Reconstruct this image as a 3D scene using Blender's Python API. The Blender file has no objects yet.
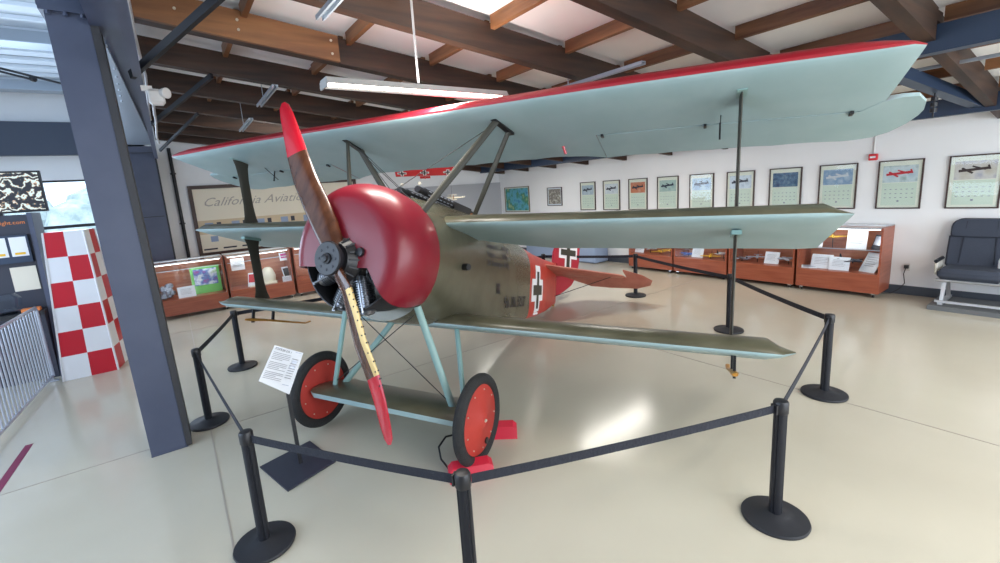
import bpy, math, random
from mathutils import Vector, Matrix
random.seed(7)
PI = math.pi
S = bpy.context.scene
COL = S.collection
rad = math.radians

# ------------------------------------------------------------------ camera, sky, exposure
cd = bpy.data.cameras.new('camera'); cam = bpy.data.objects.new('camera', cd); COL.objects.link(cam)
_r = Vector((0.817666, -0.571485, -0.069485)); _u = Vector((0.159041, 0.108236, 0.981321)); _f = Vector((0.553289, 0.813443, -0.179390))
cam.matrix_world = Matrix(((_r.x, _u.x, -_f.x, 0), (_r.y, _u.y, -_f.y, 0), (_r.z, _u.z, -_f.z, 2.081), (0, 0, 0, 1)))
cd.sensor_width = 36.0; cd.lens = 445.014 * 0.036
cd.shift_x = 0.01897; cd.shift_y = -0.01049; cd.clip_start = 0.05
S.camera = cam
W = bpy.data.worlds.new('sky'); S.world = W; W.use_nodes = True
_bg = W.node_tree.nodes['Background']; _bg.inputs[0].default_value = (0.72, 0.85, 1.0, 1); _bg.inputs[1].default_value = 3.0
S.view_settings.view_transform = 'Standard'; S.view_settings.look = 'None'
S.view_settings.exposure = 0.0; S.view_settings.gamma = 1.0
S.view_settings.use_curve_mapping = False
LAMP_W = 42.0        # watts of one fluorescent fixture
def area_light(name, loc, size, power, color, rot=(0, 0, 0)):
    ld = bpy.data.lights.new(name, 'AREA'); ld.shape = 'RECTANGLE'; ld.size = size[0]; ld.size_y = size[1]
    ld.energy = power; ld.color = color
    o = bpy.data.objects.new(name, ld); COL.objects.link(o); o.location = loc; o.rotation_euler = rot
    return o
# daylight at the left glazing; front and left bay lights are added fill
area_light('front_fill', (4.0, -3.9, 2.0), (9.0, 3.2), 330, (0.92, 0.96, 1.0), (rad(90), 0, 0))  # unseen area light added to brighten the hall from behind the camera
area_light('window_daylight', (-2.6, 12.0, 1.9), (2.6, 2.2), 170, (0.62, 0.78, 1.0), (rad(-90), 0, 0))
area_light('left_bay_fill', (-4.3, 4.0, 2.2), (6.0, 3.0), 300, (0.62, 0.78, 1.0), (rad(90), 0, rad(-90)))  # unseen area light added to brighten the left bay, no window there

# ------------------------------------------------------------------ materials
def mat(name, col, rough=0.5, metal=0.0, col2=None, scale=(6, 6, 6), detail=4, bump=0.0, lo=0.35, hi=0.65, spec=0.5, coat=0.0, emit=0.0, coord='Object', bscale=None):
    m = bpy.data.materials.new(name); m.use_nodes = True
    nt = m.node_tree; b = nt.nodes['Principled BSDF']
    b.inputs['Base Color'].default_value = (*col, 1); b.inputs['Roughness'].default_value = rough
    b.inputs['Metallic'].default_value = metal; b.inputs['Specular IOR Level'].default_value = spec
    b.inputs['Coat Weight'].default_value = coat; b.inputs['Coat Roughness'].default_value = 0.12
    if emit: b.inputs['Emission Color'].default_value = (*col, 1); b.inputs['Emission Strength'].default_value = emit
    if col2 or bump:
        tc = nt.nodes.new('ShaderNodeTexCoord'); mp = nt.nodes.new('ShaderNodeMapping'); mp.inputs['Scale'].default_value = scale
        nz = nt.nodes.new('ShaderNodeTexNoise'); nz.inputs['Scale'].default_value = 1.0; nz.inputs['Detail'].default_value = detail
        nt.links.new(tc.outputs[coord], mp.inputs[0]); nt.links.new(mp.outputs[0], nz.inputs['Vector'])
        if col2:
            cr = nt.nodes.new('ShaderNodeValToRGB'); cr.color_ramp.elements[0].position = lo; cr.color_ramp.elements[1].position = hi
            cr.color_ramp.elements[0].color = (*col, 1); cr.color_ramp.elements[1].color = (*col2, 1)
            nt.links.new(nz.outputs[0], cr.inputs[0]); nt.links.new(cr.outputs[0], b.inputs['Base Color'])
        if bump:
            bp = nt.nodes.new('ShaderNodeBump'); bp.inputs['Strength'].default_value = bump; bp.inputs['Distance'].default_value = 0.02
            nt.links.new(nz.outputs[0], bp.inputs['Height']); nt.links.new(bp.outputs[0], b.inputs['Normal'])
    return m
M = {}
M['floor'] = mat('epoxy_floor', (0.495, 0.455, 0.365), 0.17, col2=(0.555, 0.515, 0.42), scale=(0.5, 0.5, 1), detail=6, spec=0.5)
M['joint'] = mat('floor_joint', (0.36, 0.32, 0.27), 0.7)
M['wall'] = mat('white_wall_paint', (0.83, 0.84, 0.85), 0.75, col2=(0.87, 0.88, 0.89), scale=(1, 1, 1))
M['wallgrey'] = mat('grey_wall_panel', (0.42, 0.43, 0.46), 0.7)
M['insul'] = mat('white_insulation_sheet', (0.88, 0.84, 0.82), 0.55, col2=(0.96, 0.955, 0.94), scale=(0.5, 0.5, 0.5), detail=7, lo=0.38, hi=0.55, bump=0.5)
M['deck'] = mat('white_metal_deck', (0.72, 0.78, 0.84), 0.5)
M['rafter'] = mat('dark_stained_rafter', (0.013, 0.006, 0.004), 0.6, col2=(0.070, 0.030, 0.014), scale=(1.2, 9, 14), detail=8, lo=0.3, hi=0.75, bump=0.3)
M['rafter2'] = mat('brown_stained_rafter', (0.14, 0.055, 0.02), 0.55, col2=(0.28, 0.125, 0.045), scale=(1.2, 9, 14), detail=8, lo=0.3, hi=0.7, bump=0.3)
M['purlin'] = mat('orange_pine', (0.11, 0.040, 0.014), 0.5, col2=(0.27, 0.115, 0.045), scale=(9, 1.0, 12), detail=6, bump=0.3)
M['steel'] = mat('slate_blue_steel_paint', (0.055, 0.066, 0.110), 0.42, col2=(0.066, 0.078, 0.125), scale=(3, 3, 3))
M['navy'] = mat('navy_steel_paint', (0.018, 0.036, 0.075), 0.42)
M['fascia'] = mat('slate_fascia_paint', (0.045, 0.06, 0.095), 0.5)
M['darksteel'] = mat('dark_steel', (0.012, 0.013, 0.017), 0.5)
M['galv'] = mat('galvanised_metal', (0.45, 0.50, 0.56), 0.35, 0.7)
M['black'] = mat('black_plastic', (0.010, 0.010, 0.013), 0.42)
M['blackp'] = mat('black_powder_coat', (0.012, 0.013, 0.018), 0.45, spec=.3)
M['belt'] = mat('black_webbing', (0.014, 0.016, 0.026), 0.8, bump=0.4, scale=(60, 60, 60))
M['basegrey'] = mat('rubber_base', (0.022, 0.023, 0.028), 0.5, spec=.3)
M['casewood'] = mat('cherry_laminate', (0.27, 0.065, 0.032), 0.35, col2=(0.36, 0.10, 0.05), scale=(2, 2, 30), detail=4)
M['casein'] = mat('orange_wood_interior', (0.50, 0.17, 0.09), 0.4, col2=(0.60, 0.24, 0.13), scale=(2, 2, 20))
M['chrome'] = mat('chrome', (0.7, 0.7, 0.72), 0.15, 1.0)
M['alu'] = mat('brushed_aluminium', (0.62, 0.63, 0.65), 0.35, 0.8)
M['white'] = mat('white_card', (0.82, 0.83, 0.86), 0.6)
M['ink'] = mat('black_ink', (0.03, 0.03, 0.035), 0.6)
M['greyink'] = mat('grey_ink', (0.30, 0.30, 0.33), 0.6)
M['rubber'] = mat('tyre_rubber', (0.014, 0.014, 0.015), 0.75, bump=0.5, scale=(90, 90, 90))
M['red'] = mat('gloss_red_cowling', (0.19, 0.006, 0.017), 0.36, spec=0.45, coat=0.1)
M['wheelred'] = mat('dull_red_fabric', (0.38, 0.028, 0.020), 0.5, col2=(0.44, 0.035, 0.024), scale=(5, 5, 5))
M['redtop'] = mat('crimson_fabric', (0.34, 0.006, 0.018), 0.4)
M['redfab'] = mat('doped_red_fabric', (0.42, 0.030, 0.020), 0.42, col2=(0.50, 0.045, 0.028), scale=(4, 4, 4))
M['tail'] = mat('brown_red_tail_fabric', (0.40, 0.125, 0.085), 0.5, col2=(0.48, 0.17, 0.12), scale=(6, 6, 3))
M['under'] = mat('pale_turquoise_fabric', (0.30, 0.42, 0.43), 0.42, col2=(0.34, 0.455, 0.465), scale=(3, 3, 3))
M['olive'] = mat('streaked_olive_fabric', (0.075, 0.068, 0.040), 0.30, col2=(0.11, 0.10, 0.062), scale=(4, 4, 4))
M['olivef'] = mat('olive_drab_fuselage', (0.085, 0.080, 0.052), 0.25, col2=(0.115, 0.107, 0.073), scale=(3, 3, 3), metal=0.15)
M['strut'] = mat('olive_strut', (0.045, 0.044, 0.035), 0.5, spec=.3)
M['gear'] = mat('sea_green_tube', (0.23, 0.37, 0.35), 0.4)
M['prop'] = mat('varnished_walnut', (0.055, 0.018, 0.008), 0.25, col2=(0.10, 0.036, 0.016), scale=(14, 30, 2), detail=5, coat=0.5)
M['propred'] = mat('red_lacquer', (0.52, 0.008, 0.022), 0.25, coat=0.5)
M['brass'] = mat('brass_sheath', (0.62, 0.42, 0.16), 0.35, 0.3)
M['ash'] = mat('ash_wood', (0.52, 0.24, 0.035), 0.35, col2=(0.40, 0.17, 0.02), scale=(20, 3, 20))
M['leather'] = mat('tan_leather', (0.30, 0.13, 0.05), 0.5)
M['wire'] = mat('steel_wire', (0.03, 0.03, 0.03), 0.5, 0.2)
M['iron'] = mat('dark_engine_metal', (0.03, 0.03, 0.034), 0.4, 0.6)
M['fin'] = mat('steel_fins', (0.30, 0.31, 0.34), 0.30, 0.85)
M['chock'] = mat('red_moulded_rubber', (0.52, 0.010, 0.035), 0.45)
M['seat'] = mat('charcoal_seat_fabric', (0.040, 0.050, 0.075), 0.85, bump=0.3, scale=(80, 80, 80))
M['seatpip'] = mat('seat_piping', (0.015, 0.02, 0.035), 0.8)
M['beige'] = mat('beige_plastic', (0.55, 0.53, 0.48), 0.45)
M['slab'] = mat('grey_slab', (0.13, 0.14, 0.15), 0.6)
M['baseb'] = mat('dark_vinyl_baseboard', (0.06, 0.07, 0.09), 0.5)
M['frame'] = mat('dark_walnut_frame', (0.05, 0.022, 0.016), 0.4)
M['gold'] = mat('bronze_frame', (0.16, 0.12, 0.07), 0.4)
M['cream'] = mat('cream_mat', (0.88, 0.84, 0.68), 0.6)
M['mint'] = mat('mint_calendar_sheet', (0.70, 0.75, 0.60), 0.6)
M['parch'] = mat('parchment', (0.80, 0.74, 0.60), 0.6)
M['parch2'] = mat('darker_parchment', (0.62, 0.50, 0.33), 0.6)
M['pylred'] = mat('crimson_panel', (0.50, 0.006, 0.022), 0.3)
M['pylwhite'] = mat('white_panel', (0.74, 0.74, 0.77), 0.35)
M['alarm'] = mat('fire_alarm_red', (0.60, 0.015, 0.025), 0.4)
M['yellow'] = mat('yellow_plastic', (0.85, 0.50, 0.03), 0.4)
M['blueth'] = mat('blue_paint', (0.05, 0.12, 0.42), 0.4)
M['bluegrey'] = mat('slate_blue_box', (0.28, 0.36, 0.52), 0.6)
M['silver'] = mat('silver_paint', (0.45, 0.48, 0.56), 0.3, 0.5)
M['purple'] = mat('maroon_tape', (0.20, 0.012, 0.06), 0.5)
M['plast'] = mat('off_white_plastic', (0.72, 0.70, 0.68), 0.4)
M['reflector'] = mat('grey_enamel', (0.36, 0.36, 0.35), 0.5)
M['wirewh'] = mat('grey_cable', (0.40, 0.38, 0.38), 0.5)
M['orange'] = mat('orange_letters', (0.85, 0.25, 0.06), 0.5)
M['kiosk'] = mat('charcoal_cabinet', (0.030, 0.032, 0.050), 0.5)
M['green'] = mat('green_card', (0.20, 0.62, 0.14), 0.5)
M['magenta'] = mat('magenta_card', (0.42, 0.03, 0.20), 0.5)
M['rudred'] = mat('crimson_rudder_fabric', (0.40, 0.020, 0.040), 0.45)
M['script'] = mat('faded_script_ink', (0.42, 0.38, 0.33), 0.6)
M['striplight'] = mat('case_strip_light', (1.0, 0.96, 0.9), 0.5, emit=5.0)
M['tube'] = mat('fluorescent_tube', (1.0, 0.93, 0.84), 0.5, emit=9.0)
M['screw'] = mat('screw_head', (0.65, 0.60, 0.5), 0.3, 0.6)
M['asphalt'] = mat('pale_apron', (0.52, 0.54, 0.56), 0.8, col2=(0.6, 0.62, 0.64), scale=(1, 1, 1))
M['leaf'] = mat('hedge_leaves', (0.30, 0.36, 0.34), 0.8, col2=(0.55, 0.60, 0.60), scale=(2, 2, 2))
def glass(name, tint=(0.95, 0.98, 1.0), fac=0.06):
    m = bpy.data.materials.new(name); m.use_nodes = True; nt = m.node_tree; nt.nodes.clear()
    o = nt.nodes.new('ShaderNodeOutputMaterial'); mx = nt.nodes.new('ShaderNodeMixShader')
    t = nt.nodes.new('ShaderNodeBsdfTransparent'); g = nt.nodes.new('ShaderNodeBsdfGlossy'); g.inputs['Roughness'].default_value = 0.03
    t.inputs[0].default_value = (*tint, 1)
    fr = nt.nodes.new('ShaderNodeFresnel'); fr.inputs[0].default_value = 1.45
    ge = nt.nodes.new('ShaderNodeNewGeometry'); ma = nt.nodes.new('ShaderNodeMath'); ma.operation = 'SUBTRACT'; ma.inputs[0].default_value = 1.0; mu = nt.nodes.new('ShaderNodeMath'); mu.operation = 'MULTIPLY'
    nt.links.new(ge.outputs['Backfacing'], ma.inputs[1]); nt.links.new(fr.outputs[0], mu.inputs[0]); nt.links.new(ma.outputs[0], mu.inputs[1]); nt.links.new(mu.outputs[0], mx.inputs[0]); nt.links.new(t.outputs[0], mx.inputs[1]); nt.links.new(g.outputs[0], mx.inputs[2]); nt.links.new(mx.outputs[0], o.inputs[0])
    return m
M['glass'] = glass('clear_glass')
def art(name, cols, scale=3.0, coord='Object', rough=0.4):
    m = bpy.data.materials.new(name); m.use_nodes = True; nt = m.node_tree; b = nt.nodes['Principled BSDF']; b.inputs['Roughness'].default_value = rough
    tc = nt.nodes.new('ShaderNodeTexCoord'); nz = nt.nodes.new('ShaderNodeTexNoise'); nz.inputs['Scale'].default_value = scale; nz.inputs['Detail'].default_value = 5
    cr = nt.nodes.new('ShaderNodeValToRGB'); els = cr.color_ramp.elements
    n = len(cols)
    for i, c in enumerate(cols):
        p = 0.3 + 0.4 * i / (n - 1)
        e = els[i] if i < 2 else els.new(p)
        e.position = p; e.color = (*c, 1)
    nt.links.new(tc.outputs[coord], nz.inputs['Vector']); nt.links.new(nz.outputs[0], cr.inputs[0]); nt.links.new(cr.outputs[0], b.inputs['Base Color'])
    return m

# ------------------------------------------------------------------ geometry helpers
def frame_z(d):
    d = Vector(d).normalized(); a = Vector((0, 0, 1)) if abs(d.z) < 0.95 else Vector((1, 0, 0))
    x = a.cross(d).normalized(); y = d.cross(x)
    return x, y, d
class G:
    def __init__(s, T=None): s.v = []; s.f = []; s.m = []; s.T = T
    def add(s, vs, fs, m=0):
        n = len(s.v); s.v += [Vector(v) for v in vs]
        for k, f in enumerate(fs): s.f.append([n + i for i in f]); s.m.append(m[k] if isinstance(m, list) else m)
        return s
    def box(s, c, d, m=0, rz=0, bev=0.0):
        hx, hy, hz = d[0] / 2, d[1] / 2, d[2] / 2; ca, sa = math.cos(rz), math.sin(rz)
        def P(x, y, z): return (c[0] + x * ca - y * sa, c[1] + x * sa + y * ca, c[2] + z)
        b = min(bev, hx * .8, hy * .8, hz * .8)
        if b <= 0:
            vs = [P(x, y, z) for x in (-hx, hx) for y in (-hy, hy) for z in (-hz, hz)]
            return s.add(vs, [(0, 1, 3, 2), (4, 6, 7, 5), (0, 4, 5, 1), (2, 3, 7, 6), (0, 2, 6, 4), (1, 5, 7, 3)], m)
        # rounded in plan, chamfered top and bottom
        rings = []
        for z, ins in ((-hz, b), (-hz + b, 0), (hz - b, 0), (hz, b)):
            r = []
            for (sx, sy, a0) in ((1, 1, 0), (-1, 1, 90), (-1, -1, 180), (1, -1, 270)):
                for k in range(4):
                    a = rad(a0 + 30 * k); rr = b - ins * 0.6 if ins else b
                    r.append(P(sx * (hx - b) + rr * math.cos(a) * (1 if not ins else .5), sy * (hy - b) + rr * math.sin(a) * (1 if not ins else .5), z))
            rings.append(r)
        return s.loft(rings, m)
    def loft(s, rings, m=0, cap=True, closed=True, mf=None):
        n = len(rings[0]); vs = [p for r in rings for p in r]; fs = []; ms = []
        for i in range(len(rings) - 1):
            for j in range(n if closed else n - 1):
                k = (j + 1) % n
                fs.append((i * n + j, i * n + k, (i + 1) * n + k, (i + 1) * n + j)); ms.append(mf(i, j) if mf else m)
        if cap and closed:
            fs.append(tuple(range(n - 1, -1, -1))); ms.append(mf(0, 0) if mf else m)
            fs.append(tuple(range((len(rings) - 1) * n, len(rings) * n))); ms.append(mf(len(rings) - 2, 0) if mf else m)
        return s.add(vs, fs, ms)
    def bar(s, p0, p1, w, h, m=0, up=(0, 0, 1)):
        p0, p1 = Vector(p0), Vector(p1); d = (p1 - p0).normalized(); u = Vector(up)
        x = d.cross(u)
        if x.length < 1e-4: x = d.cross(Vector((1, 0, 0)))
        x.normalize(); y = x.cross(d).normalized()
        return s.loft([[p + x * a * w / 2 + y * b * h / 2 for a, b in ((-1, -1), (1, -1), (1, 1), (-1, 1))] for p in (p0, p1)], m)
    def cyl(s, p0, p1, r0, r1=None, n=16, m=0, cap=True):
        r1 = r0 if r1 is None else r1; x, y, d = frame_z(Vector(p1) - Vector(p0))
        return s.loft([[Vector(p) + x * r * math.cos(2 * PI * k / n) + y * r * math.sin(2 * PI * k / n) for k in range(n)] for p, r in ((p0, r0), (p1, r1))], m, cap)
    def lathe(s, o, ax, prof, n=32, m=0, cap=True, mf=None):
        x, y, d = frame_z(ax); o = Vector(o)
        return s.loft([[o + d * h + x * r * math.cos(2 * PI * k / n) + y * r * math.sin(2 * PI * k / n) for k in range(n)] for h, r in prof], m, cap, True, mf)
    def tube(s, pts, r, n=8, m=0, flat=1.0):
        pts = [Vector(p) for p in pts]; rings = []; px = None
        for i, p in enumerate(pts):
            d = (pts[min(i + 1, len(pts) - 1)] - pts[max(i - 1, 0)]).normalized()
            if px is None: x, y, _ = frame_z(d)
            else: x = (px - d * px.dot(d)).normalized(); y = d.cross(x)
            px = x; rr = r[i] if isinstance(r, (list, tuple)) else r
            rings.append([p + x * rr * math.cos(2 * PI * k / n) + y * rr * flat * math.sin(2 * PI * k / n) for k in range(n)])
        return s.loft(rings, m)
    def prism(s, poly, a, b, fn, m=0):   # poly in 2D, extruded from a to b, fn(u,v,w) -> point
        n = len(poly)
        return s.loft([[fn(u, v, w) for u, v in poly] for w in (a, b)], m)
    def sphere(s, c, r, m=0, n=12, sz=(1, 1, 1)):
        c = Vector(c); rings = []
        for i in range(n // 2 + 1):
            a = PI * max(0.02, min(0.98, i / (n // 2))) - PI / 2
            rings.append([c + Vector((r * sz[0] * math.cos(a) * math.cos(2 * PI * k / n), r * sz[1] * math.cos(a) * math.sin(2 * PI * k / n), r * sz[2] * math.sin(a))) for k in range(n)])
        return s.loft(rings, m)
    def text(s, body, size, fn, m=0, shear=0.0, align='LEFT', spacing=1.0, bold=0.0):
        cu = bpy.data.curves.new('t', 'FONT'); cu.body = body; cu.size = size; cu.shear = shear; cu.align_x = align; cu.space_character = spacing; cu.resolution_u = 2; cu.offset = bold
        ob = bpy.data.objects.new('t', cu); COL.objects.link(ob)
        dg = bpy.context.evaluated_depsgraph_get(); me = bpy.data.meshes.new_from_object(ob.evaluated_get(dg))
        s.add([fn(v.co.x, v.co.y) for v in me.vertices], [tuple(p.vertices) for p in me.polygons], m)
        bpy.data.objects.remove(ob); bpy.data.curves.remove(cu); bpy.data.meshes.remove(me)
        return s
    def mesh(s, name, mats, off=(0, 0, 0), sharp=35):
        off = Vector(off); T = s.T
        vs = [(T(v) if T else v) - off for v in s.v]
        me = bpy.data.meshes.new(name); me.from_pydata([tuple(v) for v in vs], [], s.f)
        for mm in mats: me.materials.append(M[mm] if isinstance(mm, str) else mm)
        for p, k in zip(me.polygons, s.m): p.material_index = k; p.use_smooth = True
        me.update()
        me.set_sharp_from_angle(angle=rad(sharp))
        return me
def link(name, me, parent=None):
    o = bpy.data.objects.new(name, me); COL.objects.link(o)
    if parent: o.parent = parent
    return o
def tag(o, label, cat, group=None):
    o['label'] = label; o['category'] = cat
    if group: o['group'] = group
    return o
def thing(name, label, cat, loc=(0, 0, 0), rz=0, group=None):
    o = bpy.data.objects.new(name, None); o.empty_display_size = 0.1; COL.objects.link(o); o.location = loc; o.rotation_euler = (0, 0, rz)
    return tag(o, label, cat, group)
def part(name, g, mats, parent, off=(0, 0, 0), sharp=35, label=None):
    if isinstance(mats, (str, bpy.types.Material)): mats = [mats]
    o = link(name, g.mesh(name, mats, off, sharp), parent)
    if label: o['label'] = label
    return o
def solo(name, g, mats, label, cat, group=None, loc=(0, 0, 0), rz=0, sharp=35):
    o = part(name, g, mats, None, sharp=sharp); o.location = loc; o.rotation_euler = (0, 0, rz)
    return tag(o, label, cat, group)
def struct(name, g, mats, parent=None, sharp=35):
    o = part(name, g, mats, parent, sharp=sharp)
    if parent is None: o['kind'] = 'structure'
    return o
def clone(o, parent=None):
    c = o.copy(); COL.objects.link(c); c.parent = parent
    for ch in list(o.children): clone(ch, c)
    return c
def fix_normals(ob):
    import bmesh
    bm = bmesh.new(); bm.from_mesh(ob.data); bmesh.ops.recalc_face_normals(bm, faces=bm.faces); bm.to_mesh(ob.data); bm.free()

XA, YB = 9.29, 12.2       # right wall plane, back wall plane
SL = 0.115                # roof slope
def rz_(x): return 2.53 + SL * (XA - x)   # underside of the rafters
RD = 0.24                 # rafter depth

# ------------------------------------------------------------------ setting
struct('floor', G().box((1.9, 3.6, -0.1), (15.6, 17.4, 0.2)), 'floor')
struct('wall_right', G().box((XA + 0.1, 3.6, 1.6), (0.2, 17.4, 3.2)), 'wall')
g = G(); g.box((4.55, YB + 0.1, 2.1), (10.2, 0.2, 4.2)); g.box((-3.0, YB + 0.1, 4.2), (5.6, 0.2, 2.7)); g.box((-3.2, YB + 0.1, 0.25), (5.4, 0.2, 0.5))
struct('wall_back', g, 'wall')
g = G(); g.box((7.0, YB - 0.03, 1.14), (5.0, 0.06, 2.28)); struct('trim_1', g, 'wallgrey')  # flat grey panel over the lower back wall
g = G(); g.box((-5.85, 3.6, 2.8), (0.1, 17.4, 5.6)); struct('wall_left', g, 'wall')
g = G(); g.box((-3.0, -5.05, 2.8), (5.6, 0.1, 5.6)); g.box((4.9, -5.05, 4.0), (10.0, 0.1, 1.4)); g.box((9.1, -5.05, 1.7), (0.4, 0.1, 3.4)); struct('wall_front', g, 'wall')
# sloping ceiling of the wooden bay
g = G(); zt = RD + 0.07
g.loft([[(x, y, rz_(x) + zt + dz) for x, dz in ((-0.15, 0), (XA + 0.2, 0), (XA + 0.2, 0.06), (-0.15, 0.06))] for y in (-5.1, YB + 0.1)])
struct('ceiling', g, 'insul')
g = G(); g.box((-3.0, 3.6, 4.72), (5.8, 17.4, 0.06))
for k in range(34): g.box((-3.0, -4.6 + k * 0.5, 4.66), (5.6, 0.07, 0.05))
struct('ceiling_left', g, 'deck')
g = G(); g.box((-0.2, 3.6, 4.3), (0.05, 17.4, 0.8)); struct('trim_2', g, 'deck')
g = G()
g.box((0.0, 3.6, 0.0012), (0.012, 17.2, 0.0024)); g.box((1.9, 4.78, 0.0012), (15.2, 0.010, 0.0024)); g.box((4.65, 3.6, 0.0012), (0.010, 17.2, 0.0024)); g.box((1.9, 9.2, 0.0012), (15.2, 0.010, 0.0024))
struct('trim_3', g, 'joint')
struct('baseboard_right', G().box((XA - 0.012, 3.6, 0.07), (0.024, 17.2, 0.14)), 'baseb')
struct('baseboard_back', G().box((4.5, YB - 0.075, 0.07), (9.6, 0.024, 0.14)), 'baseb')
# navy fascia over the windows and white sill band
g = G(); g.box((-3.2, YB - 0.08, 3.63), (5.2, 0.16, 0.62)); struct('trim_4', g, 'fascia')
# windows of the left bay
def window(idx, x0, x1, z0, z1, bars):
    g = G(); t = 0.05
    g.box(((x0 + x1) / 2, YB + 0.1, z0), (x1 - x0, 0.12, t)); g.box(((x0 + x1) / 2, YB + 0.1, z1), (x1 - x0, 0.12, t))
    for x in (x0, x1): g.box((x, YB + 0.1, (z0 + z1) / 2), (t, 0.12, z1 - z0 + t))
    for z in bars: g.box(((x0 + x1) / 2, YB + 0.1, z), (x1 - x0, 0.1, 0.06))
    w = struct('window_%d' % idx, g, 'darksteel')
    part('pane', G().box(((x0 + x1) / 2, YB + 0.1, (z0 + z1) / 2), (x1 - x0, 0.012, z1 - z0)), 'glass', w)
window(1, -3.00, -0.56, 0.52, 2.84, (1.93,))
window(2, -4.9, -3.04, 0.52, 2.84, (1.93,))
g = G(); g.box((-5.3, YB + 0.1, 1.7), (0.78, 0.2, 2.4)); struct('wall_corner', g, 'wall')
# outside, seen through the glazing
struct('ground', G().box((-4, 27, -0.15), (60, 29, 0.2)), 'asphalt')
g = G()
for k in range(60):
    a = random.uniform(-16, 6); g.sphere((a, 33 + random.uniform(-1, 1), random.uniform(0.3, 2.6)), random.uniform(0.8, 1.6), n=8)
solo('hedge', g, 'leaf', 'leafy green hedge outdoors beyond the window at the left', 'hedge')

# ------------------------------------------------------------------ roof timbers
RY = [-2.53, -1.33, -0.13, 1.07, 2.28, 3.48, 4.68, 5.88, 7.08, 8.28, 9.48, 10.68, 11.88]
for i, y in enumerate(RY[2:]):
    g = G()
    def rb(x0, x1, y, w=0.11):
        return [[(x, y + sy * w / 2, rz_(x) + zz) for sy, zz in ((-1, 0), (1, 0), (1, RD), (-1, RD))] for x in (x0, x1)]
    g.loft(rb(0.02, 4.78, y + .08, .16) if i == 0 else rb(0.02, 5.22, y)); g.loft(rb(5.38, XA - 0.02, y, 0.09) if i != 0 else rb(4.80, 5.22, y, .09)); (g.loft(rb(5.38, XA - .3, y, .09)) if i == 0 else g.box((5.3, y, rz_(5.3) + .20), (.2, .1, .08)))
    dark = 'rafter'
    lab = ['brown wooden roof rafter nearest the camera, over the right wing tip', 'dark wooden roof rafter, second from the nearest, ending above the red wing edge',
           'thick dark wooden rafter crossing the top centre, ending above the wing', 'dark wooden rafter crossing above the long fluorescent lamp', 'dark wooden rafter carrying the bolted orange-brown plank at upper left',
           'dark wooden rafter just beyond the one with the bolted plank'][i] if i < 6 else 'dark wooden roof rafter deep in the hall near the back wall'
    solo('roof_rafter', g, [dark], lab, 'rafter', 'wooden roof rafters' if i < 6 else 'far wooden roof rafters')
# splice plank on the lighter rafter
y = 4.68
g = G(); g.loft([[(x, y + dy, rz_(x) + zz) for dy, zz in ((-0.10, 0.0), (-0.056, 0.0), (-0.056, RD), (-0.10, RD))] for x in (0.02, 1.62)])
for x, zz in ((1.55, .06), (1.55, .18), (0.75, .08), (0.75, .16), (0.3, .13)): g.cyl((x, y - 0.10, rz_(x) + zz), (x, y - 0.108, rz_(x) + zz), 0.012, n=8, m=1)
solo('splice_plank', g, ['rafter2', 'screw'], 'orange-brown plank bolted onto the rafter at upper left', 'plank')
k = 0
for j in range(10):
    x = 0.78 + 0.93 * j
    for i in range(2, len(RY) - 1):
        y0, y1 = RY[i] + 0.056, RY[i + 1] - 0.056
        if i > 6 and j > 6: continue
        g = G(); z0 = rz_(x) + RD - 0.05
        g.loft([[(x + sx * 0.022 + (0.03 if i % 2 else 0), y, z0 + zz - sx * 0.002) for sx, zz in ((-1, 0), (1, 0), (1, 0.115), (-1, 0.115))] for y in (y0, y1)])
        solo('roof_joist', g, ['purlin'], 'short orange pine joist set between two dark roof rafters', 'joist', 'pine joists between the rafters')
# ------------------------------------------------------------------ steel frame
g = G()
def ring(y0, xa, xb, z): return [(xa, y0, z), (xb, y0, z), (xb, y0 + .26, z), (xa, y0 + .26, z)]
g.loft([ring(4.59, -0.455, -0.199, 0.0), ring(4.59, -0.505, -0.260, 3.56)])
col = thing('steel_column', 'tall slate blue steel column standing at the left on the floor joint', 'column', (-0.33, 4.7, 0))
part('shaft', g, 'steel', col, (-0.33, 4.7, 0))
g = G(); g.loft([[(xa, 4.575, z), (xb, 4.575, z), (xb, 4.87, z), (xa, 4.87, z)] for xa, xb, z in ((-0.197, -0.155, 0.016), (-0.258, -0.205, 3.50))]); part('side_shade', g, 'ink', col, (-0.33, 4.7, 0), label='near-black strip painting in the shaded side of the column')  # near-black strip paints in the shade on the column's side
part('base_plate', G().box((-0.322, 4.72, 0.006), (0.27, 0.27, 0.012)), 'steel', col, (-0.33, 4.7, 0))
g = G(); g.box((-0.395, 4.72, 3.575), (0.27, 0.32, 0.03))
for dx in (-.12, .0, .12): g.cyl((-0.385 + dx * .8, 4.575, 3.56), (-0.385 + dx * .8, 4.575, 3.535), 0.016, n=6)
part('cap_plate', g, 'steel', col, (-0.33, 4.7, 0))
g = G(); g.box((-0.155, 3.3, 3.50), (0.21, 16.4, 0.02)); g.box((-0.155, 3.3, 3.66), (0.02, 16.4, 0.30)); g.box((-0.155, 3.3, 3.81), (0.21, 16.4, 0.02)); g.box((-0.40, 4.72, 3.72), (0.27, 0.30, 0.26))
solo('steel_girder', g, 'steel', 'long slate blue steel girder running away at the upper left above the column', 'girder')
g = G(); g.loft([[(-0.21, 4.95, z), (-0.195, 4.95, z), (-0.04, 11.45, z), (-0.47, 11.45, z)] for z in (3.44, 3.47)])
for kk in range(6): g.cyl((-0.20 - kk * .01, 5.6 + kk * 0.3, 3.44), (-0.20 - kk * .01, 5.6 + kk * 0.3, 3.43), 0.012, n=6)
solo('haunch_plate', g, 'galv', 'pale blue tapering steel plate under the girder beside the near column', 'steel plate')
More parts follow.
